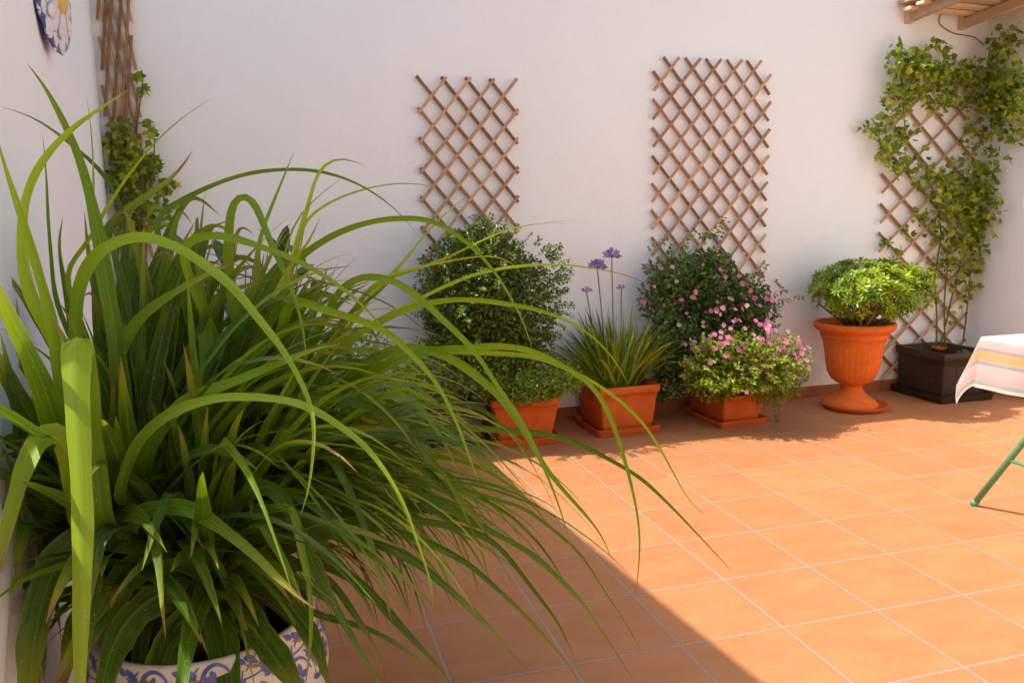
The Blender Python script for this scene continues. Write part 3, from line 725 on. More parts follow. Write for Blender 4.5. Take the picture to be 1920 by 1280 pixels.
c=nb.mix(nb.math('MULTIPLY',nb.ramp(nb.noise(nb.pos(),40,4),[(.52,0),(.68,1)]),.5),c,(.60,.38,.18)); nb.col(c); nb.rough(.3); M['petalglaze']=nb.m
nb=N('yellow_glaze'); f=nb.noise(nb.pos(),70,3); nb.col(nb.mix(f,(.62,.33,.05),(.75,.48,.10))); nb.rough(.4); nb.bump(f,.4,.004); M['yellowglaze']=nb.m
PS=115*tt/FPX/.232
def pl3(r,a,h): return PC+(pa*cos(a)+pb*sin(a))*(r*PS)+pn*(h*PS)
mb=MB(); rings=[]
for r,h in ((.02,-.035),(.10,-.035),(.165,-.02),(.205,-.004),(.208,.002),(.203,.006),(.1,.008),(.02,.010)):
    rings.append([mb.vert(pl3(r*1.09,2*pi*j/64,h)) for j in range(64)])
for A,B in zip(rings,rings[1:]):
    for j in range(64): mb.f.append((A[j],A[(j+1)%64],B[(j+1)%64],B[j]))
mb.f.append(tuple(reversed(rings[0]))); mb.f.append(tuple(rings[-1])); mb.build('plate_disc',M['blueglaze'],plate)
for lay,(n_,r0,r1,wd,h0) in enumerate(((15,.06,.232,.135,.006),(15,.06,.175,.085,.018))):
    for k in range(n_):
        a=2*pi*(k+.5*lay)/n_; mb=MB(); rows=[]; rr=random.random()
        for i in range(17):
            q=i/16; r=r0+(r1-r0)*q; ww=wd*(.35+.65*q)*sqrt(max(0.004,1-max(0,(q-.72)/.28)**2.4))
            row=[]
            for j in range(9):
                uu=j/4-1; da=uu*ww/2/r
                row.append(mb.vert(pl3(r,a+da,h0+.010*(1-uu*uu)-.012*q*q+.004*(k%2)),(uu,q,rr)))
            rows.append(row)
        for A,B in zip(rows,rows[1:]):
            for j in range(8): mb.f.append((A[j],A[j+1],B[j+1],B[j]))
        mb.build('petal',M['petalglaze'],plate)
mb=MB(); rings=[]
for i in range(7):
    r=.092*(1-i/6)+.002; h=.022+.022*sqrt(max(0,1-(r/.095)**2)); rings.append([mb.vert(pl3(r*(1+.07*(j%2) if i==0 else 1),2*pi*j/48,h-(.012 if i==0 else 0))) for j in range(48)])
for A,B in zip(rings,rings[1:]):
    for j in range(48): mb.f.append((A[j],A[(j+1)%48],B[(j+1)%48],B[j]))
mb.build('flower_centre',M['yellowglaze'],plate)

# ------------------------------------------------------------ table and cloth
TZ=.712
tx0,tx1,ty0,ty1=.925,1.62,-1.93,-1.10
tb=thing('folding_table',(1.27,-1.5,0),'folding table on splayed green metal legs at the right edge','table')
mb=MB(); mb.smooth=False; mb.box(((tx0+tx1)/2,(ty0+ty1)/2,TZ-.012),((tx1-tx0)/2,(ty1-ty0)/2,.012)); mb.build('tabletop',M['rackwood'],tb)
for x in (1.0,1.54):
    for sgn in (1,-1):
        f=V((x,-1.5+sgn*.46,.008)); tp=V((x,-1.5+sgn*.02,.70))
        mb=MB(); mb.tube([f,f+(tp-f)*.5,tp],.0125,14); lg=mb.build('leg',M['green_metal'],tb)
        mb=MB(); d=(tp-f).normalized(); mb.tube([f-d*.006,f+d*.02],.0145,14); mb.build('foot_cap',M['green_metal'],lg)
    mb=MB(); mb.tube([(x,-1.5+.305,.236),(x,-1.5-.305,.236)],.008,10); mb.build('stretcher',M['green_metal'],tb)
# cloth: a sheet pinned on the top, hanging in soft folds on all four sides
def cloth():
    mb=MB(); NX,NY=90,100; hang=.215
    Lx=tx1-tx0; Ly=ty1-ty0; ids={}
    for i in range(NX+1):
        for j in range(NY+1):
            a=-hang+(Lx+2*hang)*i/NX; b=-hang+(Ly+2*hang)*j/NY
            ox=min(0,a)+max(0,a-Lx); oy=min(0,b)+max(0,b-Ly)
            x=min(max(a,0),Lx); y=min(max(b,0),Ly)
            d=sqrt(ox*ox+oy*oy)
            z=TZ+.003; px,py=tx0+x,ty0+y
            if d>0:
                ux,uy=ox/d,oy/d
                r=.012; drop=max(0,d-r); out=min(d,r)
                wv=0.
                if abs(oy)<1e-9: wv=.012*sin(b*17+1.1)+.006*sin(b*39+.4)
                elif abs(ox)<1e-9: wv=.012*sin(a*19+.3)+.006*sin(a*41)
                else:
                    an=atan2(abs(oy),abs(ox)); wv=.045*sin(2*an) -.015*sin(4*an)
                k=min(1,drop/hang)
                flare=.022*k+wv*k
                lim=hang/ max(abs(ux),abs(uy)) if 0 else 1
                px+=ux*(out+flare); py+=uy*(out+flare); z-=drop*.97*(1-.02*k)
            else:
                z+=.0012*sin(a*9+b*5)*sin(b*13)
            e=min(a+hang,Lx+hang-a,b+hang,Ly+hang-b)
            ids[i,j]=mb.vert((px,py,z),(a+hang,b+hang,0))
    for i in range(NX):
        for j in range(NY): mb.f.append((ids[i,j],ids[i+1,j],ids[i+1,j+1],ids[i,j+1]))
    n=N('striped_cotton'); u,v,_=n.sep(n.attr())
    W_,H_=Lx+2*hang,Ly+2*hang
    e=n.math('MINIMUM',n.math('MINIMUM',u,n.math('SUBTRACT',W_,u)),n.math('MINIMUM',v,n.math('SUBTRACT',H_,v)))
    pink=(.74,.38,.37); white=(.80,.71,.66); grey=(.36,.38,.37); yel=(.54,.36,.12)
    c=n.ramp(n.math('DIVIDE',e,.5),[(0,(.78,.66,.56)),(.02,(.70,.58,.50)),(.03,(.30,.34,.31)),(.056,(.33,.36,.33)),(.068,pink),(.18,(.76,.46,.44)),(.20,(.26,.27,.30)),(.218,(.40,.38,.38)),(.232,yel),(.292,yel),(.302,(.34,.33,.33)),(.312,(.26,.27,.30)),(.332,(.76,.44,.42)),(.46,(.80,.60,.56)),(.50,white),(.75,white),(.78,(.70,.55,.22)),(.81,white)],'EASE')
    gx=n.math('ABSOLUTE',n.math('SUBTRACT',n.math('FRACT',n.math('DIVIDE',v,.083)),.5)); gy=n.math('ABSOLUTE',n.math('SUBTRACT',n.math('FRACT',n.math('DIVIDE',u,.083)),.5))
    g=n.math('MAXIMUM',n.ramp(gx,[(.46,0),(.485,1)]),n.math('MULTIPLY',n.ramp(gy,[(.46,0),(.485,1)]),.5))
    c=n.mix(n.math('MULTIPLY',g,.28),c,(.45,.44,.42))
    band=n.ramp(n.math('FRACT',n.math('DIVIDE',v,.166)),[(.45,0),(.55,1)],'EASE'); c=n.mix(n.math('MULTIPLY',band,.3),c,n.mix(.5,c,pink))
    wv=n.noise(n.comb(n.math('MULTIPLY',u,1),n.math('MULTIPLY',v,1),0),700,2); c=n.mix(n.math('MULTIPLY',wv,.22),c,(.6,.52,.47))
    n.col(c); n.rough(.9); n.spec(.1); n.bump(n.math('ADD',wv,n.math('MULTIPLY',n.noise(n.pos(),22,3),2.)),.25,.003)
    tr=n.add("ShaderNodeBsdfTranslucent"); n.l(c,tr.inputs[0]); mx=n.add("ShaderNodeMixShader"); mx.inputs[0].default_value=.22
    n.l(n.b.outputs[0],mx.inputs[1]); n.l(tr.outputs[0],mx.inputs[2]); n.l(mx.outputs[0],n.out.inputs[0])
    return tag(mb.build('tablecloth',n.m),'pink and white striped cotton cloth with a yellow band, draped over the table','tablecloth')
cloth()

# ------------------------------------------------------------ foreground plant in the painted pot
PP=at_depth(385,1142,1.72); RZ=PP.z; PX,PY=PP.x,PP.y
pot=thing('ceramic_pot',(PX,PY,0),'large round cream ceramic pot painted with blue scrolls, under the strap-leaved plant','flowerpot')
nb=N('cream_glaze'); p=nb.pos(); f=nb.noise(p,14,5); c=nb.mix(f,(.62,.52,.42),(.72,.64,.54))
c=nb.mix(nb.math('MULTIPLY',nb.ramp(nb.noise(p,38,5,.7),[(.58,0),(.7,1)]),.5),c,(.36,.27,.20)); nb.col(c); nb.rough(.28); nb.spec(.5); nb.bump(nb.noise(p,25,4),.15,.006); M['cream']=nb.m
nb=N('blue_brush'); p=nb.pos(); f=nb.noise(p,45,4); nb.col(nb.mix(nb.ramp(f,[(.3,0),(.7,1)]),(.035,.045,.20),(.13,.16,.40))); nb.rough(.3); M['bluebrush']=nb.m
nb=N('ochre_line'); nb.col((.30,.17,.05)); nb.rough(.4); M['ochre']=nb.m
pprof=[(.165,0),(.175,.008),(.195,.05),(.222,.12),(.242,.20),(.250,.255),(.247,.30),(.236,.335),(.226,RZ-.012),(.224,RZ-.004),(.218,RZ),(.210,RZ-.002),(.207,RZ-.012),(.205,RZ-.09)]
def rad_at(z):
    for (r0,z0),(r1,z1) in zip(pprof,pprof[1:10]):
        if z0<=z<=z1: return r0+(r1-r0)*(z-z0)/max(1e-6,z1-z0)
    return .224
mb=MB(); mb.lathe(pprof,72,(PX,PY,0)); mb.build('pot_body',M['cream'],pot)
mb=MB(); mb.lathe([(.206,RZ-.075),(.1,RZ-.065),(0,RZ-.06)],40,(PX,PY,0)); mb.build('soil',M['soil'],pot)
rp=random.Random(8)
def pot_pt(a,z,off=.0012): r=rad_at(z)+off; return V((PX+cos(a)*r,PY+sin(a)*r,z))
mbb=MB(); mbo=MB()
def stroke(mb,pts,w_):
    P=[]; n=len(pts)
    for k,(a,z) in enumerate(pts):
        a0,z0=pts[max(0,k-1)]; a1,z1=pts[min(n-1,k+1)]
        da,dz=(a1-a0)*.24,(z1-z0); L=sqrt(da*da+dz*dz)+1e-9; na,nz=-dz/L/.24,da/L
        ww=w_*(.25+.75*sin(pi*min(1,(k+.5)/n)))
        P.append((mb.vert(pot_pt(a+na*ww/2,z+nz*ww/2)),mb.vert(pot_pt(a-na*ww/2,z-nz*ww/2))))
    for (a,b),(c_,d) in zip(P,P[1:]): mb.f.append((a,b,d,c_))
def blob(mb,a,z,ra,rz,rot=0.):
    c=mb.vert(pot_pt(a,z)); ring=[]
    for k in range(14):
        q=2*pi*k/14; x=cos(q)*ra*(1+.2*sin(3*q+a*9)); y=sin(q)*rz
        x,y=x*cos(rot)-y*sin(rot),x*sin(rot)+y*cos(rot); ring.append(mb.vert(pot_pt(a+x/.24,z+y)))
    for k in range(14): mb.f.append((c,ring[k],ring[(k+1)%14]))
NM=13
for k in range(NM):
    a0=2*pi*k/NM
    for zc,s in ((RZ-.045,1),(RZ-.10,-1),(.205,1),(.13,-1),(.06,1)):
        z0=zc+rp.uniform(-.006,.006); aa=a0+(pi/NM if s<0 else 0)
        # scroll, petals, leaves
        stroke(mbb,[(aa+(.17-.15*q)*cos(5.5*q)*.9,z0+(.045-.038*q)*sin(5.5*q)) for q in [i/22 for i in range(23)]],.009)
        for j in range(5):
            q=2*pi*j/5+rp.uniform(-.3,.3); blob(mbb,aa+.07*cos(q)*.8,z0+.014*sin(q),.011,.007,q)
        blob(mbb,aa+.19,z0-.022*s,.017,.007,.7*s); blob(mbb,aa-.17,z0+.024*s,.016,.007,-.6*s); blob(mbb,aa+.22,z0+.028*s,.012,.006,-.5)
        stroke(mbb,[(aa+.12+.12*q,z0-.04*s+.05*s*q*q) for q in [i/8 for i in range(9)]],.006)
        stroke(mbb,[(aa-.10-.12*q,z0+.035*s-.03*s*q) for q in [i/8 for i in range(9)]],.005)
    mbo=MB(); stroke(mbo,[(a0+.26+.24*q,RZ-.022-.010*sin(pi*q)) for q in [i/8 for i in range(9)]],.007); mbo.build('ochre_edge',M['ochre'],pot)
    stroke(mbb,[(a0+.52*q,RZ-.034-.014*abs(sin(pi*q))) for q in [i/10 for i in range(11)]],.0035)
mbb.build('painted_scroll',M['bluebrush'],pot); 
plant=thing('strap_leaved_plant',(PX,PY,RZ-.06),'huge strap-leaved plant with long arching green leaves filling the left foreground','plant')
HEADS=[V((PX+.01,PY,RZ+.10)),V((PX+.13,PY+.14,RZ+.20)),V((PX-.11,PY+.05,RZ+.17)),V((PX+.06,PY+.22,RZ+.14))]
mb=MB()
for h,b in zip(HEADS,((.0,-.03),(.08,.07),(-.08,.04),(.04,.11))):
    q0=V((PX+b[0],PY+b[1],RZ-.07)); mb=MB(); mb.tube(catmull([q0,(q0+h)/2+rvec()*.012,h],8),lambda t_:.034-.012*t_,12); mb.build('stem',M['bark'],plant)
def strap_prof(t_): return min(1,.55+3.2*t_)*max(0.,(1-t_**1.9))**.85+.012
rtw=random.Random(21)
def traced(pts,d0,d1,wpx,hue,roll=0.,fold=.42,prof=None,n=None,twist=0.,bend=0.,flat=False,into=None):
    L=len(pts); P=[]
    acc=[0.]
    for a,b in zip(pts,pts[1:]): acc.append(acc[-1]+sqrt((a[0]-b[0])**2+(a[1]-b[1])**2))
    for (x,y),s in zip(pts,acc):
        q=s/acc[-1]; d=d0+(d1-d0)*q - bend*sin(pi*q)
        P.append(at_depth(x,y,d))
    h=min(HEADS,key=lambda q:(q-P[0]).length)
    if (P[0]-h).length>.07:
        g=(P[0]-h); P=[h, h+g*.45+V((0,0,.04*min(1,g.length/.3)))]+P if g.length>.22 else [h]+P
    n=n or max(20,int(acc[-1]/12)+10); C=smooth(catmull(P,n),3)
    mbx=into or MB()
    W_=wpx*((d0+d1)/2)/FPX*(1. if wpx>=58 else .84)
    twist=twist or rtw.uniform(-.55,.55)*(not flat)
    def side(k,tg):
        if flat: return Matrix.Rotation(roll,3,V((0,0,1)))@_r
        v=(CAM-C[k]).normalized(); s=tg.cross(v).normalized()
        return Matrix.Rotation(roll,3,tg)@s
    mbx.ribbon(C,W_,side,fold,hue,prof or strap_prof,6,twist)
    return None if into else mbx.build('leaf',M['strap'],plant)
LV=[
 ([(230,760),(215,620),(190,470),(172,380),(150,300),(118,225),(82,160),(50,118)],1.62,1.50,44,.50,.2),
 ([(60,560),(42,440),(45,388),(62,330),(92,285),(131,244),(190,202),(249,164)],1.42,1.36,36,.78,-.3),
 ([(150,860),(120,760),(97,615),(72,518),(40,410),(14,330),(-15,230)],1.50,1.28,42,.66,.3),
 ([(160,900),(120,830),(79,716),(36,623),(-5,545),(-70,430)],1.48,1.2,64,.52,-.3),
 ([(150,720),(142,615),(147,544),(172,486),(216,454),(266,443),(316,457),(359,479),(431,533),(485,598),(532,659),(571,730),(588,788),(586,860),(576,930),(563,965)],1.56,1.24,33,.72,.15),
 ([(200,980),(178,860),(164,740),(154,660),(146,622),(139,640),(139,710),(143,790),(149,900),(152,1000),(150,1120),(147,1300),(146,1420)],1.44,1.12,60,.80,.1,1),
 ([(160,980),(126,850),(100,812),(74,826),(48,880),(22,965),(2,1050),(-20,1130)],1.48,1.14,66,.76,.2),
 ([(195,900),(205,759),(223,673),(259,601),(323,551),(395,511),(456,484)],1.66,1.55,38,.60,-.2),
 ([(235,860),(244,777),(273,687),(323,616),(395,562),(467,533),(521,522)],1.70,1.70,40,.46,.2),
 ([(270,880),(309,795),(359,749),(431,720),(521,684),(589,655),(632,646)],1.58,1.42,44,.66,-.3),
 ([(225,930),(244,860),(273,813),(323,774),(395,749),(467,745),(539,752),(589,770),(640,802),(686,839),(725,889),(756,944),(776,999),(795,1053),(807,1089),(813,1140)],1.48,1.22,29,.72,-.1),
 ([(234,1000),(250,966),(278,953),(328,947),(365,955),(419,991),(474,1035),(518,1079),(565,1122),(592,1142)],1.50,1.32,48,.52,.3),
 ([(400,1040),(437,951),(474,918),(500,910),(525,926),(547,962),(569,1013),(598,1079),(634,1144),(674,1217),(705,1268),(735,1320)],1.60,1.40,40,.34,.2),
 ([(545,950),(556,990),(566,1040),(577,1079),(584,1152),(580,1225),(570,1300)],1.48,1.40,26,.62,.1),
 ([(370,1120),(392,1113),(408,1133),(419,1188),(430,1243),(438,1310),(446,1380)],1.66,1.44,66,.26,.2),
 ([(405,1110),(432,1128),(467,1170),(503,1217),(547,1280),(580,1340)],1.66,1.43,62,.22,-.2),
 ([(375,1130),(346,1159),(313,1195),(292,1246),(276,1300),(262,1360)],1.64,1.44,56,.22,.1),
 ([(345,1105),(302,1113),(262,1137),(233,1170),(208,1217),(190,1290),(178,1360)],1.64,1.42,66,.26,-.2),
 ([(320,1130),(277,1162),(268,1206),(256,1290),(250,1350)],1.66,1.50,46,.16,.2),
 ([(240,1010),(190,1005),(140,1024),(104,1064),(82,1122),(66,1188),(54,1290),(46,1380)],1.52,1.28,70,.30,.2),
 ([(320,1060),(270,1050),(233,1079),(204,1130),(175,1173),(140,1225),(100,1290)],1.60,1.36,58,.28,-.3),
 ([(390,1080),(346,1060),(310,1060),(270,1079),(233,1108),(197,1152),(160,1214),(140,1260)],1.62,1.40,38,.42,.2),
 ([(170,1060),(120,1085),(73,1111),(20,1150),(-40,1200)],1.62,1.5,30,1.0,.4),
 ([(180,1050),(110,1070),(51,1093),(0,1126),(-50,1165)],1.60,1.45,24,.12,.2),
 ([(110,1090),(70,1110),(36,1150),(10,1206),(-8,1270)],1.56,1.42,28,.58,.2),
 ([(180,490),(213,414),(262,375),(311,345),(341,316),(361,283)],1.75,1.85,40,.30,.4),
 ([(120,520),(150,475),(175,430),(200,385),(230,340),(262,298),(300,256),(344,218),(400,182)],1.60,1.75,22,.70,.6),
 ([(240,440),(212,350),(185,312),(157,288),(111,252),(82,228),(33,206),(0,200)],1.8,1.6,28,.02,-.6),
 ([(110,580),(98,500),(90,408),(87,326),(79,244)],1.6,1.55,15,.40,.2),
 ([(182,520),(176,420),(174,360),(175,310),(170,237),(161,173)],1.6,1.6,13,.70,.2),
 ([(290,430),(315,391),(360,365),(410,342),(473,323),(546,317),(600,321),(655,337),(710,367),(753,403),(784,441)],1.75,1.85,15,.42,.3),
 ([(545,500),(560,440),(579,378),(590,330),(604,305),(630,292),(655,296),(686,311)],1.80,1.80,24,.86,.2),
 ([(560,440),(582,403),(619,378),(673,356),(728,345),(783,343),(830,354)],1.8,1.9,10,.84,.2),
 ([(540,440),(590,374),(620,348),(650,327)],1.8,1.8,9,.78,.2),
 ([(480,490),(498,414),(524,352),(538,316),(552,283)],1.75,1.8,19,.62,.2),
 ([(500,560),(530,510),(575,472),(619,443),(673,421),(728,410),(783,409),(819,416),(848,434),(881,458),(910,487),(940,527),(965,571),(983,607),(1000,660)],1.78,1.62,20,.58,.2),
 ([(430,520),(430,430),(436,375),(455,361),(473,370),(491,414),(513,469),(535,513),(557,571),(571,633),(575,690)],1.62,1.45,28,.56,.1),
 ([(340,470),(400,441),(447,447),(484,462),(546,482),(601,513),(655,549),(703,596),(735,640)],1.55,1.45,27,.64,.4),
 ([(540,570),(600,578),(678,600),(725,619),(759,650),(797,688),(828,731),(853,781),(872,831),(887,875),(902,912)],1.62,1.45,28,.72,.2),
 ([(640,540),(721,520),(757,538),(794,564),(838,607),(875,641),(906,681),(937,731),(969,775),(1000,831),(1019,875),(1040,925),(1060,985),(1076,1046)],1.7,1.6,20,.66,.2),
 ([(620,660),(721,597),(765,577),(819,564),(874,560),(940,567),(1001,578),(1056,596),(1105,625),(1148,668),(1180,722)],1.72,1.70,21,.70,.3),
 ([(680,620),(740,585),(794,556),(856,527),(910,509),(983,498),(1056,496),(1110,503),(1170,514),(1235,542)],1.8,1.9,11,.84,.2),
 ([(690,545),(765,510),(838,483),(910,447),(969,425),(1020,418),(1072,413)],1.85,2.0,11,.72,.2),
 ([(690,560),(721,527),(750,498),(779,461),(812,421),(852,385),(885,360)],1.85,1.95,15,.74,.3),
 ([(690,540),(754,508),(838,490),(910,478),(947,483),(969,494),(985,527),(998,549)],1.85,1.9,9,.95,.2),
 ([(720,690),(806,656),(875,652),(937,647),(1000,657),(1045,680),(1092,706),(1122,737),(1148,787),(1175,872),(1195,960),(1200,1030),(1190,1140)],1.72,1.72,20,.70,.3),
 ([(720,660),(800,655),(859,678),(900,709),(937,741),(962,775),(987,812),(1010,856),(1045,905),(1090,955),(1130,1005),(1147,1050)],1.72,1.68,26,.64,.2),
 ([(560,850),(680,815),(800,803),(875,800),(937,805),(1000,809),(1062,822),(1110,843),(1155,867),(1205,898),(1260,950),(1315,1008),(1375,1073)],1.72,1.85,19,.30,.3),
 ([(560,1010),(623,999),(659,1003),(717,1022),(776,1050),(819,1085),(873,1132),(912,1171),(952,1214),(992,1262)],1.66,1.56,30,.28,.2),
 ([(620,1000),(690,991),(756,999),(815,1022),(873,1053),(912,1085),(971,1139),(1022,1194),(1069,1249),(1092,1290)],1.70,1.62,20,.28,.2),
 ([(520,1030),(600,1003),(659,975),(737,971),(815,979),(873,991),(924,1014),(959,1050),(991,1092),(1022,1132),(1049,1171),(1086,1252)],1.70,1.66,24,.26,.2),
 ([(660,930),(764,925),(819,936),(866,964),(912,991),(971,1022),(1014,1050),(1049,1085),(1088,1124),(1120,1171),(1147,1210),(1188,1275)],1.74,1.72,20,.44,.2),
 ([(700,890),(800,900),(932,936),(983,952),(1026,983),(1069,1018),(1100,1053),(1139,1116),(1174,1167),(1205,1226)],1.76,1.78,14,.46,.2),
 ([(520,1060),(600,1053),(639,1065),(698,1112),(737,1155),(776,1198),(819,1245),(860,1300)],1.66,1.50,38,.20,.2),
 ([(570,1140),(670,1171),(717,1190),(776,1229),(830,1290)],1.66,1.6,20,.3,.2),
 ([(590,1070),(630,1100),(659,1143),(698,1202),(728,1290)],1.64,1.55,26,.22,.2),
 ([(480,770),(581,744),(641,747),(687,759),(734,781),(766,812),(797,850),(828,881),(859,931),(877,975),(890,1005)],1.66,1.58,30,.34,.2),
 ([(560,840),(687,834),(750,850),(797,881),(831,912),(875,950),(908,992),(930,1040)],1.74,1.70,32,.14,.2),
 ([(350,560),(372,470),(378,400),(385,358)],1.9,1.95,26,.40,.2),
 ([(520,540),(560,480),(590,440),(600,408)],1.75,1.75,24,.97,.2),
 ([(640,600),(700,560),(730,530),(750,505)],1.8,1.8,22,.35,.2),
 ([(170,950),(110,860),(50,770),(0,680),(-60,590)],1.58,1.36,62,.28,.2),
 ([(180,970),(110,905),(50,855),(-20,805)],1.54,1.36,54,.20,.3),
 ([(200,1000),(120,960),(50,940),(-30,960)],1.56,1.38,52,.18,.2),
 ([(170,780),(140,640),(122,540),(110,460),(118,405)],1.74,1.78,26,.34,.2),
 ([(205,720),(184,580),(166,480),(158,395)],1.76,1.80,32,.28,.3),
 ([(140,720),(70,600),(25,530),(-20,470)],1.72,1.6,36,.30,.2),
 ([(90,720),(50,640),(22,560),(14,500),(30,450)],1.76,1.7,30,.36,.2),
 ([(700,690),(800,662),(900,661),(1000,668),(1060,690),(1125,723),(1180,766),(1209,797),(1236,838),(1262,884),(1290,935),(1328,972)],1.75,1.78,14,.78,.3),
 ([(330,1120),(320,1135),(330,1180),(338,1240),(340,1330)],1.66,1.46,50,.20,.2),
 ([(470,1090),(505,1100),(548,1140),(590,1200),(618,1290)],1.68,1.50,50,.20,.1),
 ([(250,1060),(215,1075),(168,1130),(135,1200),(118,1300)],1.60,1.38,56,.22,.1),
 ([(300,620),(320,540),(350,470),(385,430),(432,412)],1.7,1.7,34,.36,.2),
]
for q in LV:
    traced(q[0],q[1],q[2],q[3],q[4],q[5],flat=len(q)>6,prof=(lambda t_: min(1,.5+1.2*t_)*(1-.72*max(0,(t_-.46)/.54))) if len(q)>6 else ((lambda t_: min(1,.5+3*t_)*max(0,1-t_**4)**.9+.01) if (q[3]>=44 and q[0][0][1]>1000) else None))
# broad blades fanning up and over to the right from the heart of the plant
rf=random.Random(77); mass=MB()
for i in range(66):
    x0,y0=rf.uniform(210,420),rf.uniform(880,990); q=rf.random()
    x1=330+470*q+rf.uniform(-50,50); y1=440+330*q*q+rf.uniform(-30,70)
    if i>=34:
        if i%2: x1,y1=rf.uniform(150,430),rf.uniform(400,600); x0=rf.uniform(170,340)
        else: x1,y1=rf.uniform(420,760),rf.uniform(560,860)
    dx,dy=x1-x0,y1-y0; dr=rf.uniform(-.10,.14); e=rf.uniform(.0,.16)
    traced([(x0,y0),(x0+dx*(.10+e*.3),y0+dy*.42),(x0+dx*(.40+e*.3),y0+dy*.80),(x0+dx*.74,y0+dy*(1.0+e*.4)),(x1,y1)],1.68+rf.uniform(0,.12),1.70+dr,rf.uniform(34,54),min(.6,max(.08,rf.gauss(.22,.13))),rf.uniform(-.5,.5),into=mass if i>=24 else None)
# the rest of the crown
def wallclamp(p):
    xw=wall_x(p.y)+.02
    if p.x<xw: p.x=xw+.3*min(.05,(xw-p.x))
    if p.z<.03: p.z=.03
    return p
def ymin(x):
    K=[(-400,330),(0,410),(120,400),(350,370),(560,385),(620,440),(720,500),(800,590),(880,690),(960,800),(1060,900),(1150,1000),(1300,1200)]
    for (a,b),(c_,d) in zip(K,K[1:]):
        if a<=x<=c_: return b+(d-b)*(x-a)/(c_-a)
    return 3000
def ymax(x):
    K=[(-400,1700),(560,1700),(600,1240),(700,1220),(850,1190),(1000,1130),(1100,1100),(1300,1080)]
    for (a,b),(c_,d) in zip(K,K[1:]):
        if a<=x<=c_: return b+(d-b)*(x-a)/(c_-a)
    return 3000
def sim(base,az,el,L,droop,n=16):
    d=V((cos(az)*cos(el),sin(az)*cos(el),sin(el))); p=V(base); pts=[p.copy()]
    kink=random.uniform(.3,.8) if random.random()<.2 else 2
    for k in range(n):
        s=(k+1)/n
        g=droop*(.35+1.3*s)/n
        if abs(s-kink)<.5/n: g+=.7
        d=(d+V((0,0,-g))+rvec()*.025).normalized(); p=wallclamp(p+d*(L/n)); pts.append(p.copy())
    return pts
def ok(pts):
    for p in pts[4:]:
        x,y,z=px_of(p)
        if z<1.02: return False
        if x<-380 or x>1250: return False
        if y<ymin(x) or y>ymax(x): return False
    return True
fill=[]
RA=atan2(_r0.y,_r0.x)
def grow(n,heads,azc,azs,el,Ls,Ws,dr,hue,hs,tries=40):
    for i in range(n):
        for _ in range(tries):
            h=random.choice(heads)+V((random.uniform(-.03,.03),random.uniform(-.03,.03),random.uniform(-.10,.03)))
            pts=sim(h,azc+random.uniform(-azs,azs),random.uniform(*el),random.uniform(*Ls),random.uniform(*dr))
            if ok(pts):
                fill.append((pts,random.uniform(*Ws),min(.99,max(.03,random.gauss(hue,hs))),random.uniform(-.7,.7))); break
grow(150,HEADS,0,pi,(.35,1.45),(.32,.66),(.026,.044),(.4,1.5),.17,.11)
grow(110,[HEADS[2],HEADS[2]+V((-.03,-.10,.02)),HEADS[0]],-pi*.75,1.3,(.35,1.45),(.32,.62),(.032,.05),(.3,1.2),.24,.13,60)
grow(70,HEADS[2:3]+HEADS[:1],RA+pi,.9,(.4,1.3),(.3,.55),(.03,.05),(.8,1.8),.36,.16)
grow(70,HEADS,RA+.5,1.3,(1.0,1.5),(.55,.85),(.022,.038),(.35,1.5),.32,.16,90)
grow(95,HEADS,RA,.8,(.25,1.3),(.5,.95),(.016,.032),(1.0,2.4),.30,.2)
grow(85,HEADS[1:],RA+.25,.9,(.05,1.2),(.5,1.0),(.010,.024),(.9,2.6),.46,.24)
grow(60,HEADS[1:],RA+.3,.9,(.4,1.3),(.6,.95),(.010,.022),(1.0,2.6),.62,.2)
grow(40,HEADS[1:],RA+.1,.6,(.2,1.1),(.7,1.05),(.004,.009),(1.2,2.6),.8,.15)
fill.sort(key=lambda f:-f[1]*min(1,1.6/px_of(f[0][8])[2]))
for k,(pts,W_,hue,roll) in enumerate(fill):
    solo = k<2
    mb=MB() if solo else mass
    def side(i,tg,pts=pts,roll=roll):
        up=V((0,0,1)); s=tg.cross(up)
        if s.length<.2: s=tg.cross(V((.2,-1,.1)))
        return Matrix.Rotation(roll,3,tg)@s.normalized()
    C=catmull(pts,18); mb.ribbon(C,W_,side,.3,hue,strap_prof,4,random.uniform(-.9,.9))
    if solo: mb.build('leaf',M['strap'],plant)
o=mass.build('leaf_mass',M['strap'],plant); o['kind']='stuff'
# dry brown leaves hanging in the crown
md=MB()
for i in range(26):
    h=random.choice(HEADS)+V((0,0,-.06)); pts=sim(h,random.uniform(0,2*pi),random.uniform(-.2,.6),random.uniform(.25,.5),random.uniform(1.8,3.2))
    md.ribbon(catmull(pts,14),random.uniform(.008,.02),lambda k,tg:tg.cross(V((.1,.3,1))).normalized(),.5,random.random(),strap_prof,2,random.uniform(-2,2))
md.build('dry_leaves',M['dryleaf'],plant)

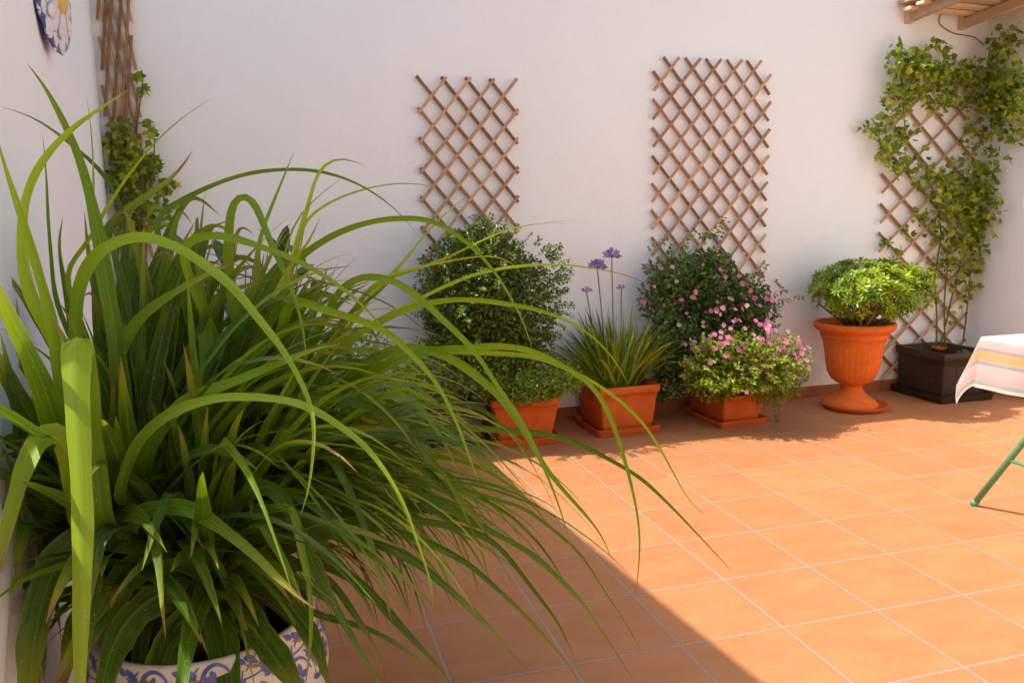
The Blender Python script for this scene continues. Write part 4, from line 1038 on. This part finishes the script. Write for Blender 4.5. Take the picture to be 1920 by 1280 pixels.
# ------------------------------------------------------------ plants in the far left corner
t=thing('broad_leaved_plant',(-1.95,.35,0),'tall plant with broad blue-green leaves in the left corner, behind the strap leaves','plant')
mb=MB(); tipsl=[]
for i in range(75):
    px,py=random.uniform(250,640),random.uniform(500,740)
    c=on_y(px,py,random.uniform(.1,.55)); c.x=max(c.x,wall_x(c.y)+.1); tipsl.append(c)
    az=random.uniform(0,2*pi); el=random.uniform(-.1,1.2); L=random.uniform(.18,.32)
    d=V((cos(az)*cos(el),sin(az)*cos(el),sin(el))); pts=[c]
    for k in range(8):
        d=(d+V((0,0,-.12))).normalized(); q=pts[-1]+d*(L/8); q.y=min(q.y,YB-.03); pts.append(q)
    mb.ribbon(pts,random.uniform(.04,.065),lambda k,tg:(tg.cross(V((0,0,1)))+V((.001,0,0))).normalized(),.2,random.random(),lambda t_:(sin(pi*min(1,t_*.97+.03))**.8)+.02,4)
mb.build('foliage',M['bluegreen'],t)
stems((-1.95,.35,.18),tipsl[:40],.007,M['stem'],t)
sq_pot('flowerpot',(-1.95,.35,0),.14,.18,.26,.1,M['terra'],'terracotta pot hidden in the left corner under the broad-leaved plant',ribs=False)
t=thing('bush',(-1.36,.18,.2),'small leafy bush glimpsed through the strap leaves, left of the dark bush','bush')
mb=MB(); clump(mb,(-1.33,.22,.42),(.28,.25,.26),2200,.03,.017,hollow=.2); clump(mb,(-.92,.55,.40),(.2,.2,.2),900,.03,.017,hollow=.2); mb.build('foliage',M['lowleaf'],t)

# fallen petals and crumbs on the tiles
mb=MB()
for i in range(110):
    if i<70: p=V((random.uniform(.9,2.5),random.uniform(.2,.75),.002))
    else: p=V((random.uniform(-.4,.9),random.uniform(.2,.7),.002))
    a=random.uniform(0,6.3); mb.leaf(p,V((cos(a),sin(a),.05)).normalized(),V((0,0,1)),random.uniform(.006,.014),random.uniform(.004,.009),random.random(),.15)
o=mb.build('fallen_petals',mat_simple('dry_petal',(.6,.45,.38),(.75,.62,.55),40,.8,0)); o['kind']='stuff'; o['label']='scattered dry petals and crumbs on the tiles by the pots'
